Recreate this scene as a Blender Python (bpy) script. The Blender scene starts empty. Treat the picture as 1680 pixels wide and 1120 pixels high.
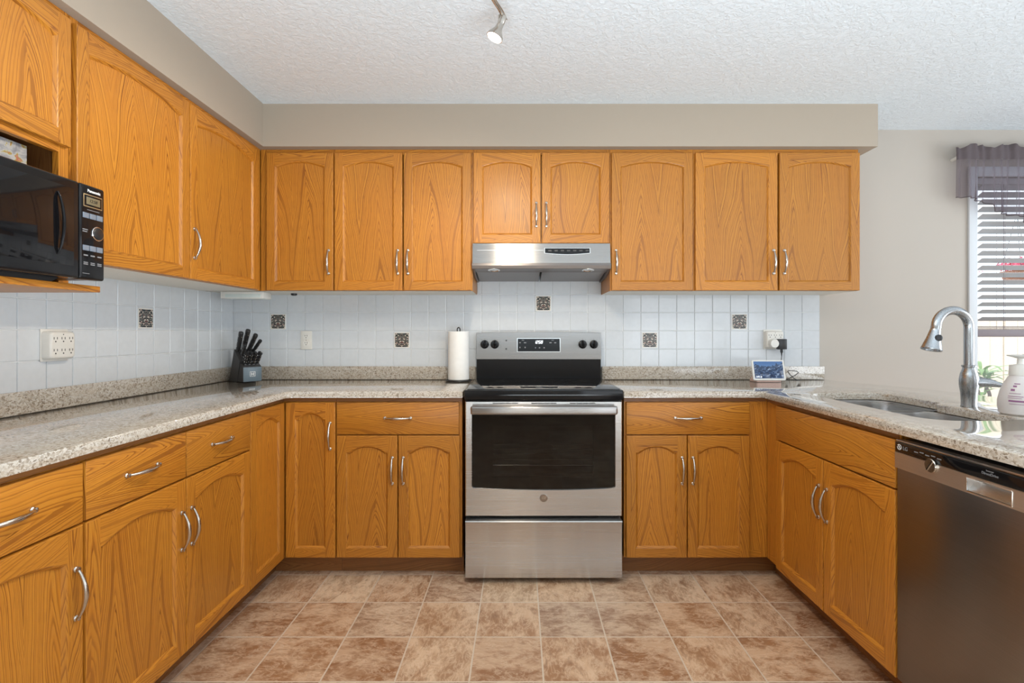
import bpy, bmesh, math, random
from mathutils import Vector, Matrix
random.seed(7)
PI = math.pi
R = math.radians
SC = bpy.context.scene
COL = SC.collection

# ------------------------------------------------------------------ camera
F_PX, CAM_Y, EYE = 832.0, -3.11, 1.208
cam_d = bpy.data.cameras.new('camera'); cam = bpy.data.objects.new('camera', cam_d); COL.objects.link(cam)
cam.location = (0, CAM_Y, EYE); cam.rotation_euler = (PI/2, 0, 0)
cam_d.sensor_width = 36.0; cam_d.lens = F_PX/1680*36.0
cam_d.shift_x = -13/1680; cam_d.shift_y = -15/1680
cam_d.clip_start = 0.02
SC.camera = cam

# ------------------------------------------------------------------ world, lights, exposure
w = bpy.data.worlds.new('world'); SC.world = w; w.use_nodes = True
wn = w.node_tree.nodes; bg = wn['Background']
bg.inputs[0].default_value = (0.86, 0.93, 1.0, 1); bg.inputs[1].default_value = 2.2
SC.view_settings.view_transform = 'Standard'; SC.view_settings.look = 'None'
SC.view_settings.gamma = 1.0; SC.view_settings.use_curve_mapping = False
SC.view_settings.exposure = 0.0

def area(name, loc, target, sx, sy, power, col):
    d = bpy.data.lights.new(name, 'AREA'); d.shape = 'RECTANGLE'; d.size = sx; d.size_y = sy
    d.energy = power; d.color = col
    o = bpy.data.objects.new(name, d); COL.objects.link(o); o.location = loc
    v = Vector(target) - Vector(loc)
    o.rotation_euler = v.to_track_quat('-Z', 'Y').to_euler()
    return o
area('rear_fill', (3.0, -5.45, 1.25), (1.0, 0, 1.2), 2.2, 2.0, 12, (0.88, 0.94, 1.0))  # added soft fill from behind the camera
area('dining_window_daylight', (4.3, -1.9, 1.35), (0, -1.9, 1.0), 2.2, 1.5, 37, (0.88, 0.94, 1.0))
area('ceiling_fill', (0.4, -3.4, 0.6), (0.4, -3.4001, 2.6), 2.0, 1.4, 116, (0.84, 0.94, 1.0))  # added upward fill panel below the camera to brighten the ceiling

sd = bpy.data.lights.new('sun', 'SUN'); sd.energy = 2.6; sd.angle = R(.6); sd.color = (1, .95, .88)
so_ = bpy.data.objects.new('sun', sd); COL.objects.link(so_)
so_.rotation_euler = Vector((.25, .75, -.9)).to_track_quat('-Z', 'Y').to_euler()

# ------------------------------------------------------------------ mesh helpers
def wm(o):
    m = Matrix.Identity(4)
    while o is not None:
        m = o.matrix_basis @ m
        o = o.parent
    return m

class MB:
    """collects shapes in one bmesh"""
    def __init__(s):
        s.bm = bmesh.new(); s.uv = s.bm.loops.layers.uv.new('UVMap'); s.mi = 0
        s.grain = 'z'; s.off = (0, 0); s.auto = False
    def rnd(s, grain, u0=0, v0=0, straight=False):
        s.grain = grain
        s.off = (-u0+(random.uniform(.030, .042) if straight else random.uniform(0, .19))+.19*random.randint(0, 40)*2, -v0+random.uniform(.35, .95)); return s
    def paint(s, faces):
        gi = 'xyz'.index(s.grain)
        for f in faces:
            f.normal_update()
            n = [abs(c) for c in f.normal]; ni = n.index(max(n))
            if s.auto: gi = 0 if n[2] > n[0] else 2
            rest = [i for i in range(3) if i != ni]
            if gi in rest: ui = [i for i in rest if i != gi][0]; vi = gi
            else: ui, vi = rest
            for l in f.loops:
                l[s.uv].uv = (l.vert.co[ui]+s.off[0], l.vert.co[vi]+s.off[1])
            f.material_index = s.mi
    def face(s, pts):
        f = s.bm.faces.new([s.bm.verts.new(p) for p in pts]); s.paint([f]); return f
    def box(s, x0, y0, z0, x1, y1, z1, r=0, seg=2):
        x0, x1 = min(x0, x1), max(x0, x1); y0, y1 = min(y0, y1), max(y0, y1); z0, z1 = min(z0, z1), max(z0, z1)
        t = bmesh.new()
        bmesh.ops.create_cube(t, size=1)
        bmesh.ops.transform(t, matrix=Matrix.Translation(((x0+x1)/2, (y0+y1)/2, (z0+z1)/2)) @ Matrix.Diagonal((x1-x0, y1-y0, z1-z0, 1)), verts=t.verts)
        if r > 0:
            r = min(r, (x1-x0)*.49, (y1-y0)*.49, (z1-z0)*.49)
            bmesh.ops.bevel(t, geom=t.edges[:], offset=r, segments=seg, profile=.5, affect='EDGES')
        s.merge(t); return s
    def merge(s, t, m=None):
        if m is not None: bmesh.ops.transform(t, matrix=m, verts=t.verts)
        vm = {v: s.bm.verts.new(v.co) for v in t.verts}
        fs = []
        for f in t.faces:
            try: fs.append(s.bm.faces.new([vm[v] for v in f.verts]))
            except ValueError: pass
        s.paint(fs); t.free(); return fs
    def loops(s, rings, close=True, caps=(True, True)):
        """skin a list of equal-length closed rings"""
        vs = [[s.bm.verts.new(p) for p in r] for r in rings]; fs = []
        n = len(vs[0])
        for a, b in zip(vs, vs[1:]):
            for i in range(n if close else n-1):
                j = (i+1) % n
                fs.append(s.bm.faces.new((a[i], a[j], b[j], b[i])))
        if caps[0]: fs.append(s.bm.faces.new(vs[0][::-1]))
        if caps[1]: fs.append(s.bm.faces.new(vs[-1]))
        s.paint(fs); return s
    def tube(s, pts, rad, n=12, flat=1.0, caps=(True, True)):
        pts = [Vector(p) for p in pts]
        if not isinstance(rad, (list, tuple)): rad = [rad]*len(pts)
        rings = []; up = None
        for i, p in enumerate(pts):
            t = (pts[min(i+1, len(pts)-1)]-pts[max(i-1, 0)]).normalized()
            if up is None:
                up = Vector((0, 0, 1)) if abs(t.z) < .9 else Vector((1, 0, 0))
            a = t.cross(up)
            if a.length < 1e-6: a = t.orthogonal()
            a.normalize(); b = a.cross(t).normalized(); up = b
            rings.append([p + a*math.cos(k*2*PI/n)*rad[i] + b*math.sin(k*2*PI/n)*rad[i]*flat for k in range(n)])
        return s.loops(rings, caps=caps)
    def lathe(s, prof, c=(0, 0, 0), axis=(0, 0, 1), n=24, caps=(True, True)):
        """prof: (radius, height) pairs"""
        q = Vector((0, 0, 1)).rotation_difference(Vector(axis).normalized())
        c = Vector(c)
        rings = [[c + q @ Vector((max(r, 1e-5)*math.cos(k*2*PI/n), max(r, 1e-5)*math.sin(k*2*PI/n), h)) for k in range(n)] for r, h in prof]
        return s.loops(rings, caps=caps)
    def cyl(s, a, b, r, n=20):
        a, b = Vector(a), Vector(b)
        return s.lathe([(r, 0), (r, (b-a).length)], a, b-a, n)
    def prism(s, poly, axis, a, b):
        """poly in the two axes other than `axis`, extruded from a to b"""
        def P(u, v, t):
            return {'x': (t, u, v), 'y': (u, t, v), 'z': (u, v, t)}[axis]
        s.loops([[P(u, v, a) for u, v in poly], [P(u, v, b) for u, v in poly]]); return s
    def build(s, name, mats, parent=None, world=False, sharp=35, kind=None, smooth=True):
        bm = s.bm
        bmesh.ops.recalc_face_normals(bm, faces=bm.faces)
        if world and parent is not None:
            bmesh.ops.transform(bm, matrix=wm(parent).inverted(), verts=bm.verts)
        for f in bm.faces: f.smooth = smooth
        lim = R(sharp)
        for e in bm.edges:
            if len(e.link_faces) == 2 and e.calc_face_angle(0) > lim: e.smooth = False
        me = bpy.data.meshes.new(name); bm.to_mesh(me); bm.free()
        for m in (mats if isinstance(mats, (list, tuple)) else [mats]): me.materials.append(m)
        o = bpy.data.objects.new(name, me); COL.objects.link(o)
        if parent is not None: o.parent = parent
        if kind: o['kind'] = kind
        return o

def tag(o, label, cat, group=None, kind=None):
    o['label'] = label; o['category'] = cat
    if group: o['group'] = group
    if kind: o['kind'] = kind
    return o
def thing(name, label, cat, loc=(0, 0, 0), rz=0, group=None):
    o = bpy.data.objects.new(name, None); COL.objects.link(o)
    o.location = loc; o.rotation_euler = (0, 0, rz); o.empty_display_size = .05
    return tag(o, label, cat, group)
def copy_tree(o, parent=None):
    c = o.copy(); COL.objects.link(c)
    if parent is not None: c.parent = parent
    for ch in list(o.children): copy_tree(ch, c)
    return c
def text(name, body, size, m, parent, loc, rot=(PI/2, 0, 0), world=False, shear=0, depth=.0004, align='CENTER', bold=0):
    cu = bpy.data.curves.new(name, 'FONT'); cu.body = body; cu.size = size; cu.extrude = depth
    cu.align_x = align; cu.align_y = 'CENTER'; cu.shear = shear; cu.offset = bold
    t = bpy.data.objects.new('tmp', cu); COL.objects.link(t)
    dg = bpy.context.evaluated_depsgraph_get()
    me = bpy.data.meshes.new_from_object(t.evaluated_get(dg))
    bpy.data.objects.remove(t); bpy.data.curves.remove(cu)
    M = Matrix.Translation(loc) @ Matrix.Rotation(rot[2], 4, 'Z') @ Matrix.Rotation(rot[1], 4, 'Y') @ Matrix.Rotation(rot[0], 4, 'X')
    if world and parent is not None: M = wm(parent).inverted() @ M
    me.transform(M)
    me.materials.clear(); me.materials.append(m); me.name = name
    o = bpy.data.objects.new(name, me); COL.objects.link(o)
    if parent is not None: o.parent = parent
    return o

# ------------------------------------------------------------------ materials
class NT:
    def __init__(s, name):
        s.m = bpy.data.materials.new(name); s.m.use_nodes = True
        s.t = s.m.node_tree; s.b = s.t.nodes['Principled BSDF']
    def n(s, typ, **kw):
        nd = s.t.nodes.new(typ)
        for k, v in kw.items():
            if k.startswith('i_'):
                key = k[2:]; key = int(key) if key.isdigit() else key
                s.put(nd.inputs[key], v)
            else: setattr(nd, k, v)
        return nd
    def put(s, inp, v):
        if isinstance(v, bpy.types.NodeSocket): s.t.links.new(v, inp)
        elif isinstance(v, bpy.types.Node): s.t.links.new(v.outputs[0], inp)
        else: inp.default_value = v
    def math(s, op, a, b=0.0, c=None):
        nd = s.n('ShaderNodeMath', operation=op); s.put(nd.inputs[0], a); s.put(nd.inputs[1], b)
        if c is not None: s.put(nd.inputs[2], c)
        return nd.outputs[0]
    def ramp(s, fac, stops, mode='LINEAR'):
        nd = s.n('ShaderNodeValToRGB'); nd.color_ramp.interpolation = mode; s.put(nd.inputs[0], fac)
        e = nd.color_ramp.elements
        while len(e) < len(stops): e.new(.5)
        for el, (p, c) in zip(e, stops): el.position = p; el.color = (*c, 1) if len(c) == 3 else c
        return nd.outputs[0]
    def mix(s, fac, a, b, mode='MIX'):
        nd = s.n('ShaderNodeMix', data_type='RGBA', blend_type=mode)
        s.put(nd.inputs[0], fac); 
        for i, v in ((6, a), (7, b)):
            if isinstance(v, tuple) and len(v) == 3: v = (*v, 1)
            s.put(nd.inputs[i], v)
        return nd.outputs[2]
    def set(s, **kw):
        names = dict(color='Base Color', rough='Roughness', metal='Metallic', spec='Specular IOR Level', normal='Normal', coat='Coat Weight',
                     coat_rough='Coat Roughness', aniso='Anisotropic', tangent='Tangent', arot='Anisotropic Rotation', emit='Emission Color', emit_s='Emission Strength', trans='Transmission Weight', alpha='Alpha')
        for k, v in kw.items():
            if k in ('color', 'emit') and isinstance(v, tuple) and len(v) == 3: v = (*v, 1)
            s.put(s.b.inputs[names[k]], v)
        return s
    def bump(s, h, strength=.3, dist=.002):
        return s.n('ShaderNodeBump', i_Strength=strength, i_Distance=dist, i_Height=h).outputs[0]
    def obj(s): return s.n('ShaderNodeTexCoord').outputs['Object']
    def scale(s, vec, sc, loc=(0, 0, 0), rot=(0, 0, 0)):
        nd = s.n('ShaderNodeMapping'); s.put(nd.inputs['Vector'], vec); nd.inputs['Scale'].default_value = sc
        nd.inputs['Location'].default_value = loc; nd.inputs['Rotation'].default_value = rot
        return nd.outputs[0]
    def noise(s, vec, scale, detail=4, rough=.5, dist=0):
        return s.n('ShaderNodeTexNoise', i_Vector=vec, i_Scale=scale, i_Detail=detail, i_Roughness=rough, i_Distortion=dist)

def plain(name, color, rough=.5, metal=0, **kw):
    t = NT(name)
    nz = t.noise(t.obj(), 40, 3)
    f = t.n('ShaderNodeMapRange', i_Value=nz.outputs[0]); f.inputs['To Min'].default_value = .95; f.inputs['To Max'].default_value = 1.05
    c = t.mix(1.0, color, t.n('ShaderNodeCombineXYZ', i_0=f.outputs[0], i_1=f.outputs[0], i_2=f.outputs[0]).outputs[0], 'MULTIPLY')
    t.set(color=c, rough=rough, metal=metal, **kw); return t.m

def mat_oak(name, light, mid, dark, rough=.42):
    t = NT(name)
    uv = t.n('ShaderNodeUVMap', uv_map='UVMap').outputs[0]
    sp = t.n('ShaderNodeSeparateXYZ', i_0=uv); u, v = sp.outputs[0], sp.outputs[1]
    # growth rings cut through flat: tall nested arches with straight grain between them
    rnd_ = t.n('ShaderNodeObjectInfo').outputs['Random']
    n1 = t.noise(t.scale(uv, (3.0, 1.1, 1)), 1.0, 2).outputs[0]
    n2 = t.noise(t.scale(uv, (16, 3.0, 1)), 1.0, 4).outputs[0]
    uw = t.math('ADD', t.math('ADD', u, t.math('MULTIPLY', rnd_, .38)), t.math('MULTIPLY', t.math('SUBTRACT', n1, .5), .15))
    fu = t.math('PINGPONG', uw, .095)
    leaf = t.n('ShaderNodeTexWhiteNoise', noise_dimensions='2D', i_Vector=t.n('ShaderNodeCombineXYZ', i_0=t.math('FLOOR', t.math('DIVIDE', uw, .19)), i_1=t.math('MULTIPLY', rnd_, 50.0)).outputs[0]).outputs[0]
    n0 = t.noise(t.scale(uv, (.6, 2.2, 1)), 1.0, 1).outputs[0]
    f2 = t.math('MULTIPLY', fu, fu)
    leg = t.math('ADD', t.math('MULTIPLY', t.math('SQRT', t.math('ADD', f2, .00003)), 6.5), t.math('MULTIPLY', f2, 10.0))
    r = t.math('ADD', t.math('ADD', v, t.math('MULTIPLY', leaf, .55)), leg)
    r = t.math('ADD', r, t.math('MULTIPLY', t.math('SUBTRACT', n0, .5), .50))
    r = t.math('ADD', r, t.math('MULTIPLY', t.math('SUBTRACT', n2, .5), .11))
    n3 = t.n('ShaderNodeTexNoise', noise_dimensions='1D', i_W=t.math('MULTIPLY', r, 7.0), i_Scale=1.0, i_Detail=1.0).outputs[0]
    phs = t.math('MULTIPLY', t.math('ADD', r, t.math('MULTIPLY', n3, .16)), 1/.058)
    ring = t.math('FRACT', phs)
    rw = t.n('ShaderNodeTexWhiteNoise', noise_dimensions='1D', i_W=t.math('FLOOR', phs)).outputs[0]
    soft = tuple((a+b)/2 for a, b in zip(mid, dark))
    tone = t.ramp(ring, [(0, soft), (.05, dark), (.16, dark), (.36, mid), (.62, light), (.95, light), (1, soft)])
    calm = t.ramp(n1, [(.3, light), (.7, mid)])
    tone = t.mix(t.ramp(rw, [(.10, (.60, .60, .60)), (.60, (.0, .0, .0))]), tone, calm)
    flat = t.noise(t.scale(uv, (9, 1.2, 1)), 1.0, 2).outputs[0]
    tone = t.mix(t.ramp(flat, [(.38, (.35, .35, .35)), (.56, (.0, .0, .0))]), tone, mid)
    # short dark pores that follow the grain
    po = t.noise(t.scale(uv, (560, 16, 1)), 1.0, 2).outputs[0]
    pm = t.ramp(po, [(.30, (1, 1, 1)), (.44, (0, 0, 0))])
    tone = t.mix(t.math('MULTIPLY', pm, .55), tone, dark)
    big = t.noise(t.scale(uv, (7, 1.6, 1)), 1.0, 2).outputs[0]
    tone = t.mix(t.ramp(big, [(.35, (0, 0, 0)), (.7, (.35, .35, .35))]), tone, light)
    vr = t.n('ShaderNodeMapRange', i_Value=rnd_); vr.inputs['To Min'].default_value = .90; vr.inputs['To Max'].default_value = 1.08
    hs = t.n('ShaderNodeHueSaturation', i_Value=vr.outputs[0], i_Color=tone)
    t.set(color=hs.outputs[0], rough=rough, coat=.16, coat_rough=.25, normal=t.bump(po, .06, .001))
    return t.m
OAK = mat_oak('honey_oak', (.560, .232, .024), (.470, .170, .015), (.190, .052, .004))
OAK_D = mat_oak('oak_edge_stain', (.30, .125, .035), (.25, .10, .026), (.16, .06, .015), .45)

def mat_granite():
    t = NT('speckled_granite'); p = t.obj()
    pd = t.n('ShaderNodeVectorMath', operation='ADD', i_0=p, i_1=t.n('ShaderNodeVectorMath', operation='SCALE', i_0=t.noise(p, 60, 2).outputs[1], i_Scale=.018).outputs[0]).outputs[0]
    vo = t.n('ShaderNodeTexVoronoi', i_Vector=t.scale(pd, (1, 1, 1.4)), i_Scale=165.0)
    cell = t.n('ShaderNodeSeparateColor', i_0=vo.outputs['Color']).outputs[0]
    base = t.ramp(cell, [(0, (.20, .155, .115)), (.12, (.30, .25, .19)), (.28, (.43, .375, .305)), (.55, (.53, .48, .41)), (.8, (.60, .565, .51)), (1, (.40, .36, .305))])
    nz = t.noise(p, 260, 3).outputs[0]
    fl = t.ramp(nz, [(.30, (1, 1, 1)), (.40, (0, 0, 0))])
    base = t.mix(t.math('MULTIPLY', fl, .6), base, (.16, .115, .085))
    cl = t.noise(p, 9, 3).outputs[0]
    base = t.mix(t.ramp(cl, [(.38, (0, 0, 0)), (.72, (.40, .40, .40))]), base, (.50, .445, .37))
    v2 = t.n('ShaderNodeTexVoronoi', i_Vector=pd, i_Scale=36.0)
    base = t.mix(t.ramp(v2.outputs['Distance'], [(.05, (.7, .7, .7)), (.10, (0, 0, 0))]), base, (.19, .14, .105))
    t.set(color=base, rough=.07, coat=.7, coat_rough=.03); return t.m
GRANITE = mat_granite()

def mat_floor():
    t = NT('brown_slate_vinyl'); p = t.obj()
    sp = t.n('ShaderNodeSeparateXYZ', i_0=p)
    P = .258
    gx = t.math('DIVIDE', t.math('SUBTRACT', sp.outputs[0], .082), P); gy = t.math('DIVIDE', t.math('ADD', sp.outputs[1], 1.098), P)
    ix, iy = t.math('FLOOR', gx), t.math('FLOOR', gy); fx, fy = t.math('FRACT', gx), t.math('FRACT', gy)
    idv = t.n('ShaderNodeCombineXYZ', i_0=ix, i_1=iy).outputs[0]
    wn_ = t.n('ShaderNodeTexWhiteNoise', i_Vector=idv); rv = wn_.outputs[0]
    off = t.n('ShaderNodeVectorMath', operation='SCALE', i_0=wn_.outputs[1], i_Scale=23.0).outputs[0]
    q = t.n('ShaderNodeVectorMath', operation='ADD', i_0=p, i_1=off).outputs[0]
    ang = t.math('MULTIPLY', t.math('FLOOR', t.math('MULTIPLY', rv, 4)), PI/2)
    ro = t.n('ShaderNodeVectorRotate', rotation_type='Z_AXIS', i_Vector=q, i_Angle=ang).outputs[0]
    a = t.noise(t.scale(ro, (7, 10, 1), rot=(0, 0, .6)), 1.0, 10, .70, .35).outputs[0]
    b = t.noise(t.scale(ro, (13, 30, 1), rot=(0, 0, .5)), 1.0, 8, .68, .6).outputs[0]
    base = t.ramp(rv, [(0, (.33, .155, .070)), (.22, (.50, .275, .140)), (.45, (.56, .365, .225)), (.62, (.42, .275, .185)), (.8, (.66, .48, .315)), (1, (.55, .395, .27))])
    c = t.mix(t.ramp(a, [(.43, (0, 0, 0)), (.58, (1, 1, 1))]), t.mix(.50, base, (.22, .105, .050)), t.mix(.42, base, (.78, .62, .45)))
    rid = t.math('ABSOLUTE', t.math('SUBTRACT', b, .5))
    c = t.mix(t.ramp(rid, [(.0, (.55, .55, .55)), (.035, (0, 0, 0))]), c, t.mix(.7, base, (.80, .66, .50)))
    c = t.mix(t.ramp(b, [(.30, (.6, .6, .6)), (.44, (0, 0, 0))]), c, (.22, .12, .07))
    ex = t.math('ABSOLUTE', t.math('SUBTRACT', fx, .5)); ey = t.math('ABSOLUTE', t.math('SUBTRACT', fy, .5))
    e = t.math('MAXIMUM', ex, ey)
    g = t.ramp(e, [(.4870, (0, 0, 0)), (.4905, (1, 1, 1))])
    c = t.mix(g, c, (.62, .52, .41))
    hgt = t.math('SUBTRACT', t.math('MULTIPLY', b, .4), g)
    t.set(color=c, rough=.42, normal=t.bump(hgt, .25, .0015)); return t.m
FLOOR = mat_floor()

def mat_wall(name, c):
    t = NT(name); p = t.obj(); n = t.noise(p, 240, 3).outputs[0]
    t.set(color=t.mix(t.noise(p, 1.2, 2).outputs[0], tuple(x*.97 for x in c), c), rough=.75, normal=t.bump(n, .05, .001)); return t.m
WALL = mat_wall('beige_paint', (.50, .460, .410))
SOFFIT = mat_wall('shaded_beige_paint', (.425, .365, .295))  # wall beige made darker: the soffit's weaker light is put into its colour
TRIMW = mat_wall('white_trim_paint', (.70, .74, .78))
def mat_ceiling():
    t = NT('stippled_ceiling'); p = t.obj()
    a = t.noise(p, 46, 5, .65, .6).outputs[0]; v = t.n('ShaderNodeTexVoronoi', feature='SMOOTH_F1', i_Vector=p, i_Scale=38.0).outputs[0]
    h = t.math('ADD', t.ramp(a, [(.42, (0, 0, 0)), (.58, (1, 1, 1))]), t.math('MULTIPLY', v, .5))
    t.set(color=(.80, .885, .955), rough=.9, normal=t.bump(h, .5, .004)); return t.m
CEIL = mat_ceiling()

TILE = plain('glossy_white_tile', (.635, .67, .705), .13, coat=.3, coat_rough=.05)
GROUT = plain('pale_grout', (.82, .83, .83), .7)
def mat_steel(name, c, rough, grain='x', aniso=.75):
    t = NT(name); p = t.obj()
    s = {'x': (2, 2, 700), 'z': (700, 700, 2), 'y': (700, 2, 700)}[grain]
    n = t.noise(t.scale(p, s), 1.0, 3).outputs[0]
    rr = t.n('ShaderNodeMapRange', i_Value=n); rr.inputs['To Min'].default_value = rough*.8; rr.inputs['To Max'].default_value = rough*1.25
    tone = t.mix(n, tuple(x*.88 for x in c), tuple(min(1, x*1.1) for x in c))
    t.set(color=tone, metal=1.0, rough=rr.outputs[0], aniso=aniso, tangent=t.n('ShaderNodeTangent', direction_type='UV_MAP', uv_map='UVMap').outputs[0])
    return t.m
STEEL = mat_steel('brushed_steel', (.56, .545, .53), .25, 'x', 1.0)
STEEL_DIM = mat_steel('dimmed_brushed_steel', (.36, .345, .33), .25, 'x', 1.0)  # same steel, colour darkened to offset overly bright lamp reflections
STEEL_D = mat_steel('dark_brushed_steel', (.27, .25, .24), .30)
SINKST = mat_steel('satin_sink_steel', (.50, .50, .50), .28, aniso=.3)
NICKEL = plain('brushed_nickel', (.56, .52, .47), .22, 1.0)
FAUCET = mat_steel('stainless_faucet', (.42, .44, .46), .26, 'z', .2)
CHROME = plain('chrome', (.80, .79, .77), .10, 1.0)
BLACKG = plain('gloss_black_enamel', (.008, .008, .009), .10, spec=.28)
BLACKP = plain('black_plastic', (.016, .016, .017), .32)
CERAM = plain('black_ceramic_glass', (.006, .006, .007), .05, spec=.38)
DKGREY = plain('charcoal_wood', (.038, .037, .038), .45)
SLATEP = plain('slate_blue_front', (.135, .185, .225), .30)
WHITE = plain('white_plastic', (.78, .77, .73), .35)
IVORY = plain('ivory_plastic', (.75, .735, .69), .4)
MELAM = plain('white_melamine', (.80, .77, .70), .5)
PAPER = plain('paper_towel', (.86, .85, .82), .95)
RUBBER = plain('dark_slot', (.012, .011, .011), .6)
GREYTXT = plain('grey_print', (.22, .23, .245), .5)
WHITETXT = plain('white_print', (.80, .80, .80), .5)
GREYKEY = plain('grey_blue_key', (.18, .22, .28), .4)
PINKPL = plain('pink_plastic', (.62, .42, .36), .45)

def emissive(name, c, s, base=(.02, .02, .02)):
    t = NT(name); t.set(color=base, rough=.3, emit=c, emit_s=s); return t.m
LED = emissive('lit_white_digits', (.9, .95, 1), 2.2)
LENS = emissive('lit_lamp_lens', (1, .95, .86), 9.0)
LCD = emissive('lit_amber_display', (.50, .40, .22), .22, (.10, .085, .05))
def glassy(name, tint, refl_rough=.03, fac=.06):
    t = NT(name); nt = t.t
    tr = t.n('ShaderNodeBsdfTransparent'); tr.inputs[0].default_value = (*tint, 1)
    gl = t.n('ShaderNodeBsdfGlossy'); gl.inputs['Roughness'].default_value = refl_rough
    fr = t.n('ShaderNodeLayerWeight', i_Blend=fac*2)
    mx = t.n('ShaderNodeMixShader'); t.put(mx.inputs[0], t.math('ADD', t.math('MULTIPLY', fr.outputs['Fresnel'], .6), fac*.3)); t.put(mx.inputs[1], tr); t.put(mx.inputs[2], gl)
    nt.links.new(mx.outputs[0], nt.nodes['Material Output'].inputs[0]); return t.m
PANE = glassy('window_glass', (.97, .98, .98))
OVENG = glassy('tinted_oven_glass', (.42, .42, .42), .03, .10)
def sheer():
    t = NT('sheer_plum_voile'); nt = t.t; p = t.obj()
    wv = t.noise(t.scale(p, (900, 60, 60)), 1, 2).outputs[0]
    tr = t.n('ShaderNodeBsdfTransparent'); tr.inputs[0].default_value = (.82, .80, .84, 1)
    di = t.n('ShaderNodeBsdfDiffuse'); di.inputs[0].default_value = (.20, .17, .19, 1)
    tl = t.n('ShaderNodeBsdfTranslucent'); tl.inputs[0].default_value = (.24, .21, .24, 1)
    a = t.n('ShaderNodeMixShader'); a.inputs[0].default_value = .35; t.put(a.inputs[1], di); t.put(a.inputs[2], tl)
    b = t.n('ShaderNodeMixShader'); lw = t.n('ShaderNodeLayerWeight', i_Blend=.5); t.put(b.inputs[0], t.math('ADD', t.math('ADD', .30, t.math('MULTIPLY', lw.outputs['Facing'], .55)), t.math('MULTIPLY', wv, .14))); t.put(b.inputs[1], tr); t.put(b.inputs[2], a)
    nt.links.new(b.outputs[0], nt.nodes['Material Output'].inputs[0]); return t.m
SHEER = sheer()
SHEER2 = plain('gathered_plum_voile', (.105, .085, .092), .85)
BLINDM = plain('grey_wood_slat', (.46, .46, .47), .5)
BLINDR = plain('mauve_grey_rail', (.235, .20, .215), .5)
FENCE = plain('pale_cedar_fence', (.62, .52, .40), .8)
LEAF = plain('green_leaf', (.20, .36, .07), .5)
BARK = plain('brown_stem', (.12, .065, .035), .8)
POT = plain('terracotta_pot', (.42, .18, .10), .8)
PINK = plain('pink_petal', (.75, .12, .22), .6)
PATIO = plain('patio_concrete', (.55, .53, .50), .9)
SOAP = plain('pearl_soap_bottle', (.72, .69, .68), .30)
SOAPTXT = plain('violet_print', (.30, .13, .26), .5)

def mat_accent():
    t = NT('patterned_accent_tile'); p = t.obj()
    sp = t.n('ShaderNodeSeparateXYZ', i_0=p)
    ax = t.math('ABSOLUTE', sp.outputs[0])
    q = t.n('ShaderNodeCombineXYZ', i_0=ax, i_1=sp.outputs[2]).outputs[0]
    v = t.n('ShaderNodeTexVoronoi', i_Vector=q, i_Scale=170.0)
    g = t.n('ShaderNodeSeparateColor', i_0=v.outputs['Color'])
    c = t.ramp(g.outputs[0], [(0, (.018, .015, .018)), (.52, (.03, .022, .03)), (.53, (.21, .035, .03)), (.64, (.16, .05, .06)), (.65, (.03, .055, .055)), (.80, (.03, .05, .045)), (.81, (.62, .55, .47)), (1, (.66, .60, .52))], 'CONSTANT')
    wv = t.n('ShaderNodeTexWave', wave_type='RINGS', i_Vector=q, i_Scale=34.0, i_Distortion=7.0).outputs[0]
    c = t.mix(t.ramp(wv, [(.90, (0, 0, 0)), (.95, (.8, .8, .8))]), c, (.60, .54, .46))
    t.set(color=c, rough=.2); return t.m
ACCENT = mat_accent()
def mat_mountain():
    t = NT('mountain_photo_screen'); p = t.obj(); sp = t.n('ShaderNodeSeparateXYZ', i_0=p)
    x, z = sp.outputs[0], sp.outputs[2]
    h = t.noise(t.scale(p, (17, 1, 1)), 1.0, 6, .6).outputs[0]
    ridge = t.math('ADD', t.math('MULTIPLY', h, .15), .014)
    below = t.math('LESS_THAN', z, ridge)
    sn = t.noise(t.scale(p, (60, 1, 110), rot=(0, .6, 0)), 1.0, 5, .65, 1.0).outputs[0]
    rock = t.ramp(sn, [(.36, (.008, .018, .05)), (.50, (.02, .05, .13)), (.58, (.08, .15, .30)), (.66, (.40, .50, .66))])
    sky = t.ramp(t.math('MULTIPLY', z, 10.0), [(.3, (.16, .34, .62)), (1.0, (.07, .17, .40))])
    c = t.mix(below, sky, rock)
    t.set(color=(.01, .01, .01), rough=.08, emit=c, emit_s=.9); return t.m
SCREEN = mat_mountain()
def mat_card():
    t = NT('floral_card_box'); p = t.obj()
    n = t.noise(p, 22, 4, .6, 1.5).outputs[0]
    c = t.ramp(n, [(.30, (.22, .23, .25)), (.46, (.36, .37, .40)), (.55, (.52, .52, .52)), (.60, (.40, .35, .08)), (.66, (.50, .13, .10)), (.75, (.55, .42, .38))])
    t.set(color=c, rough=.5); return t.m
CARD = mat_card()

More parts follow.
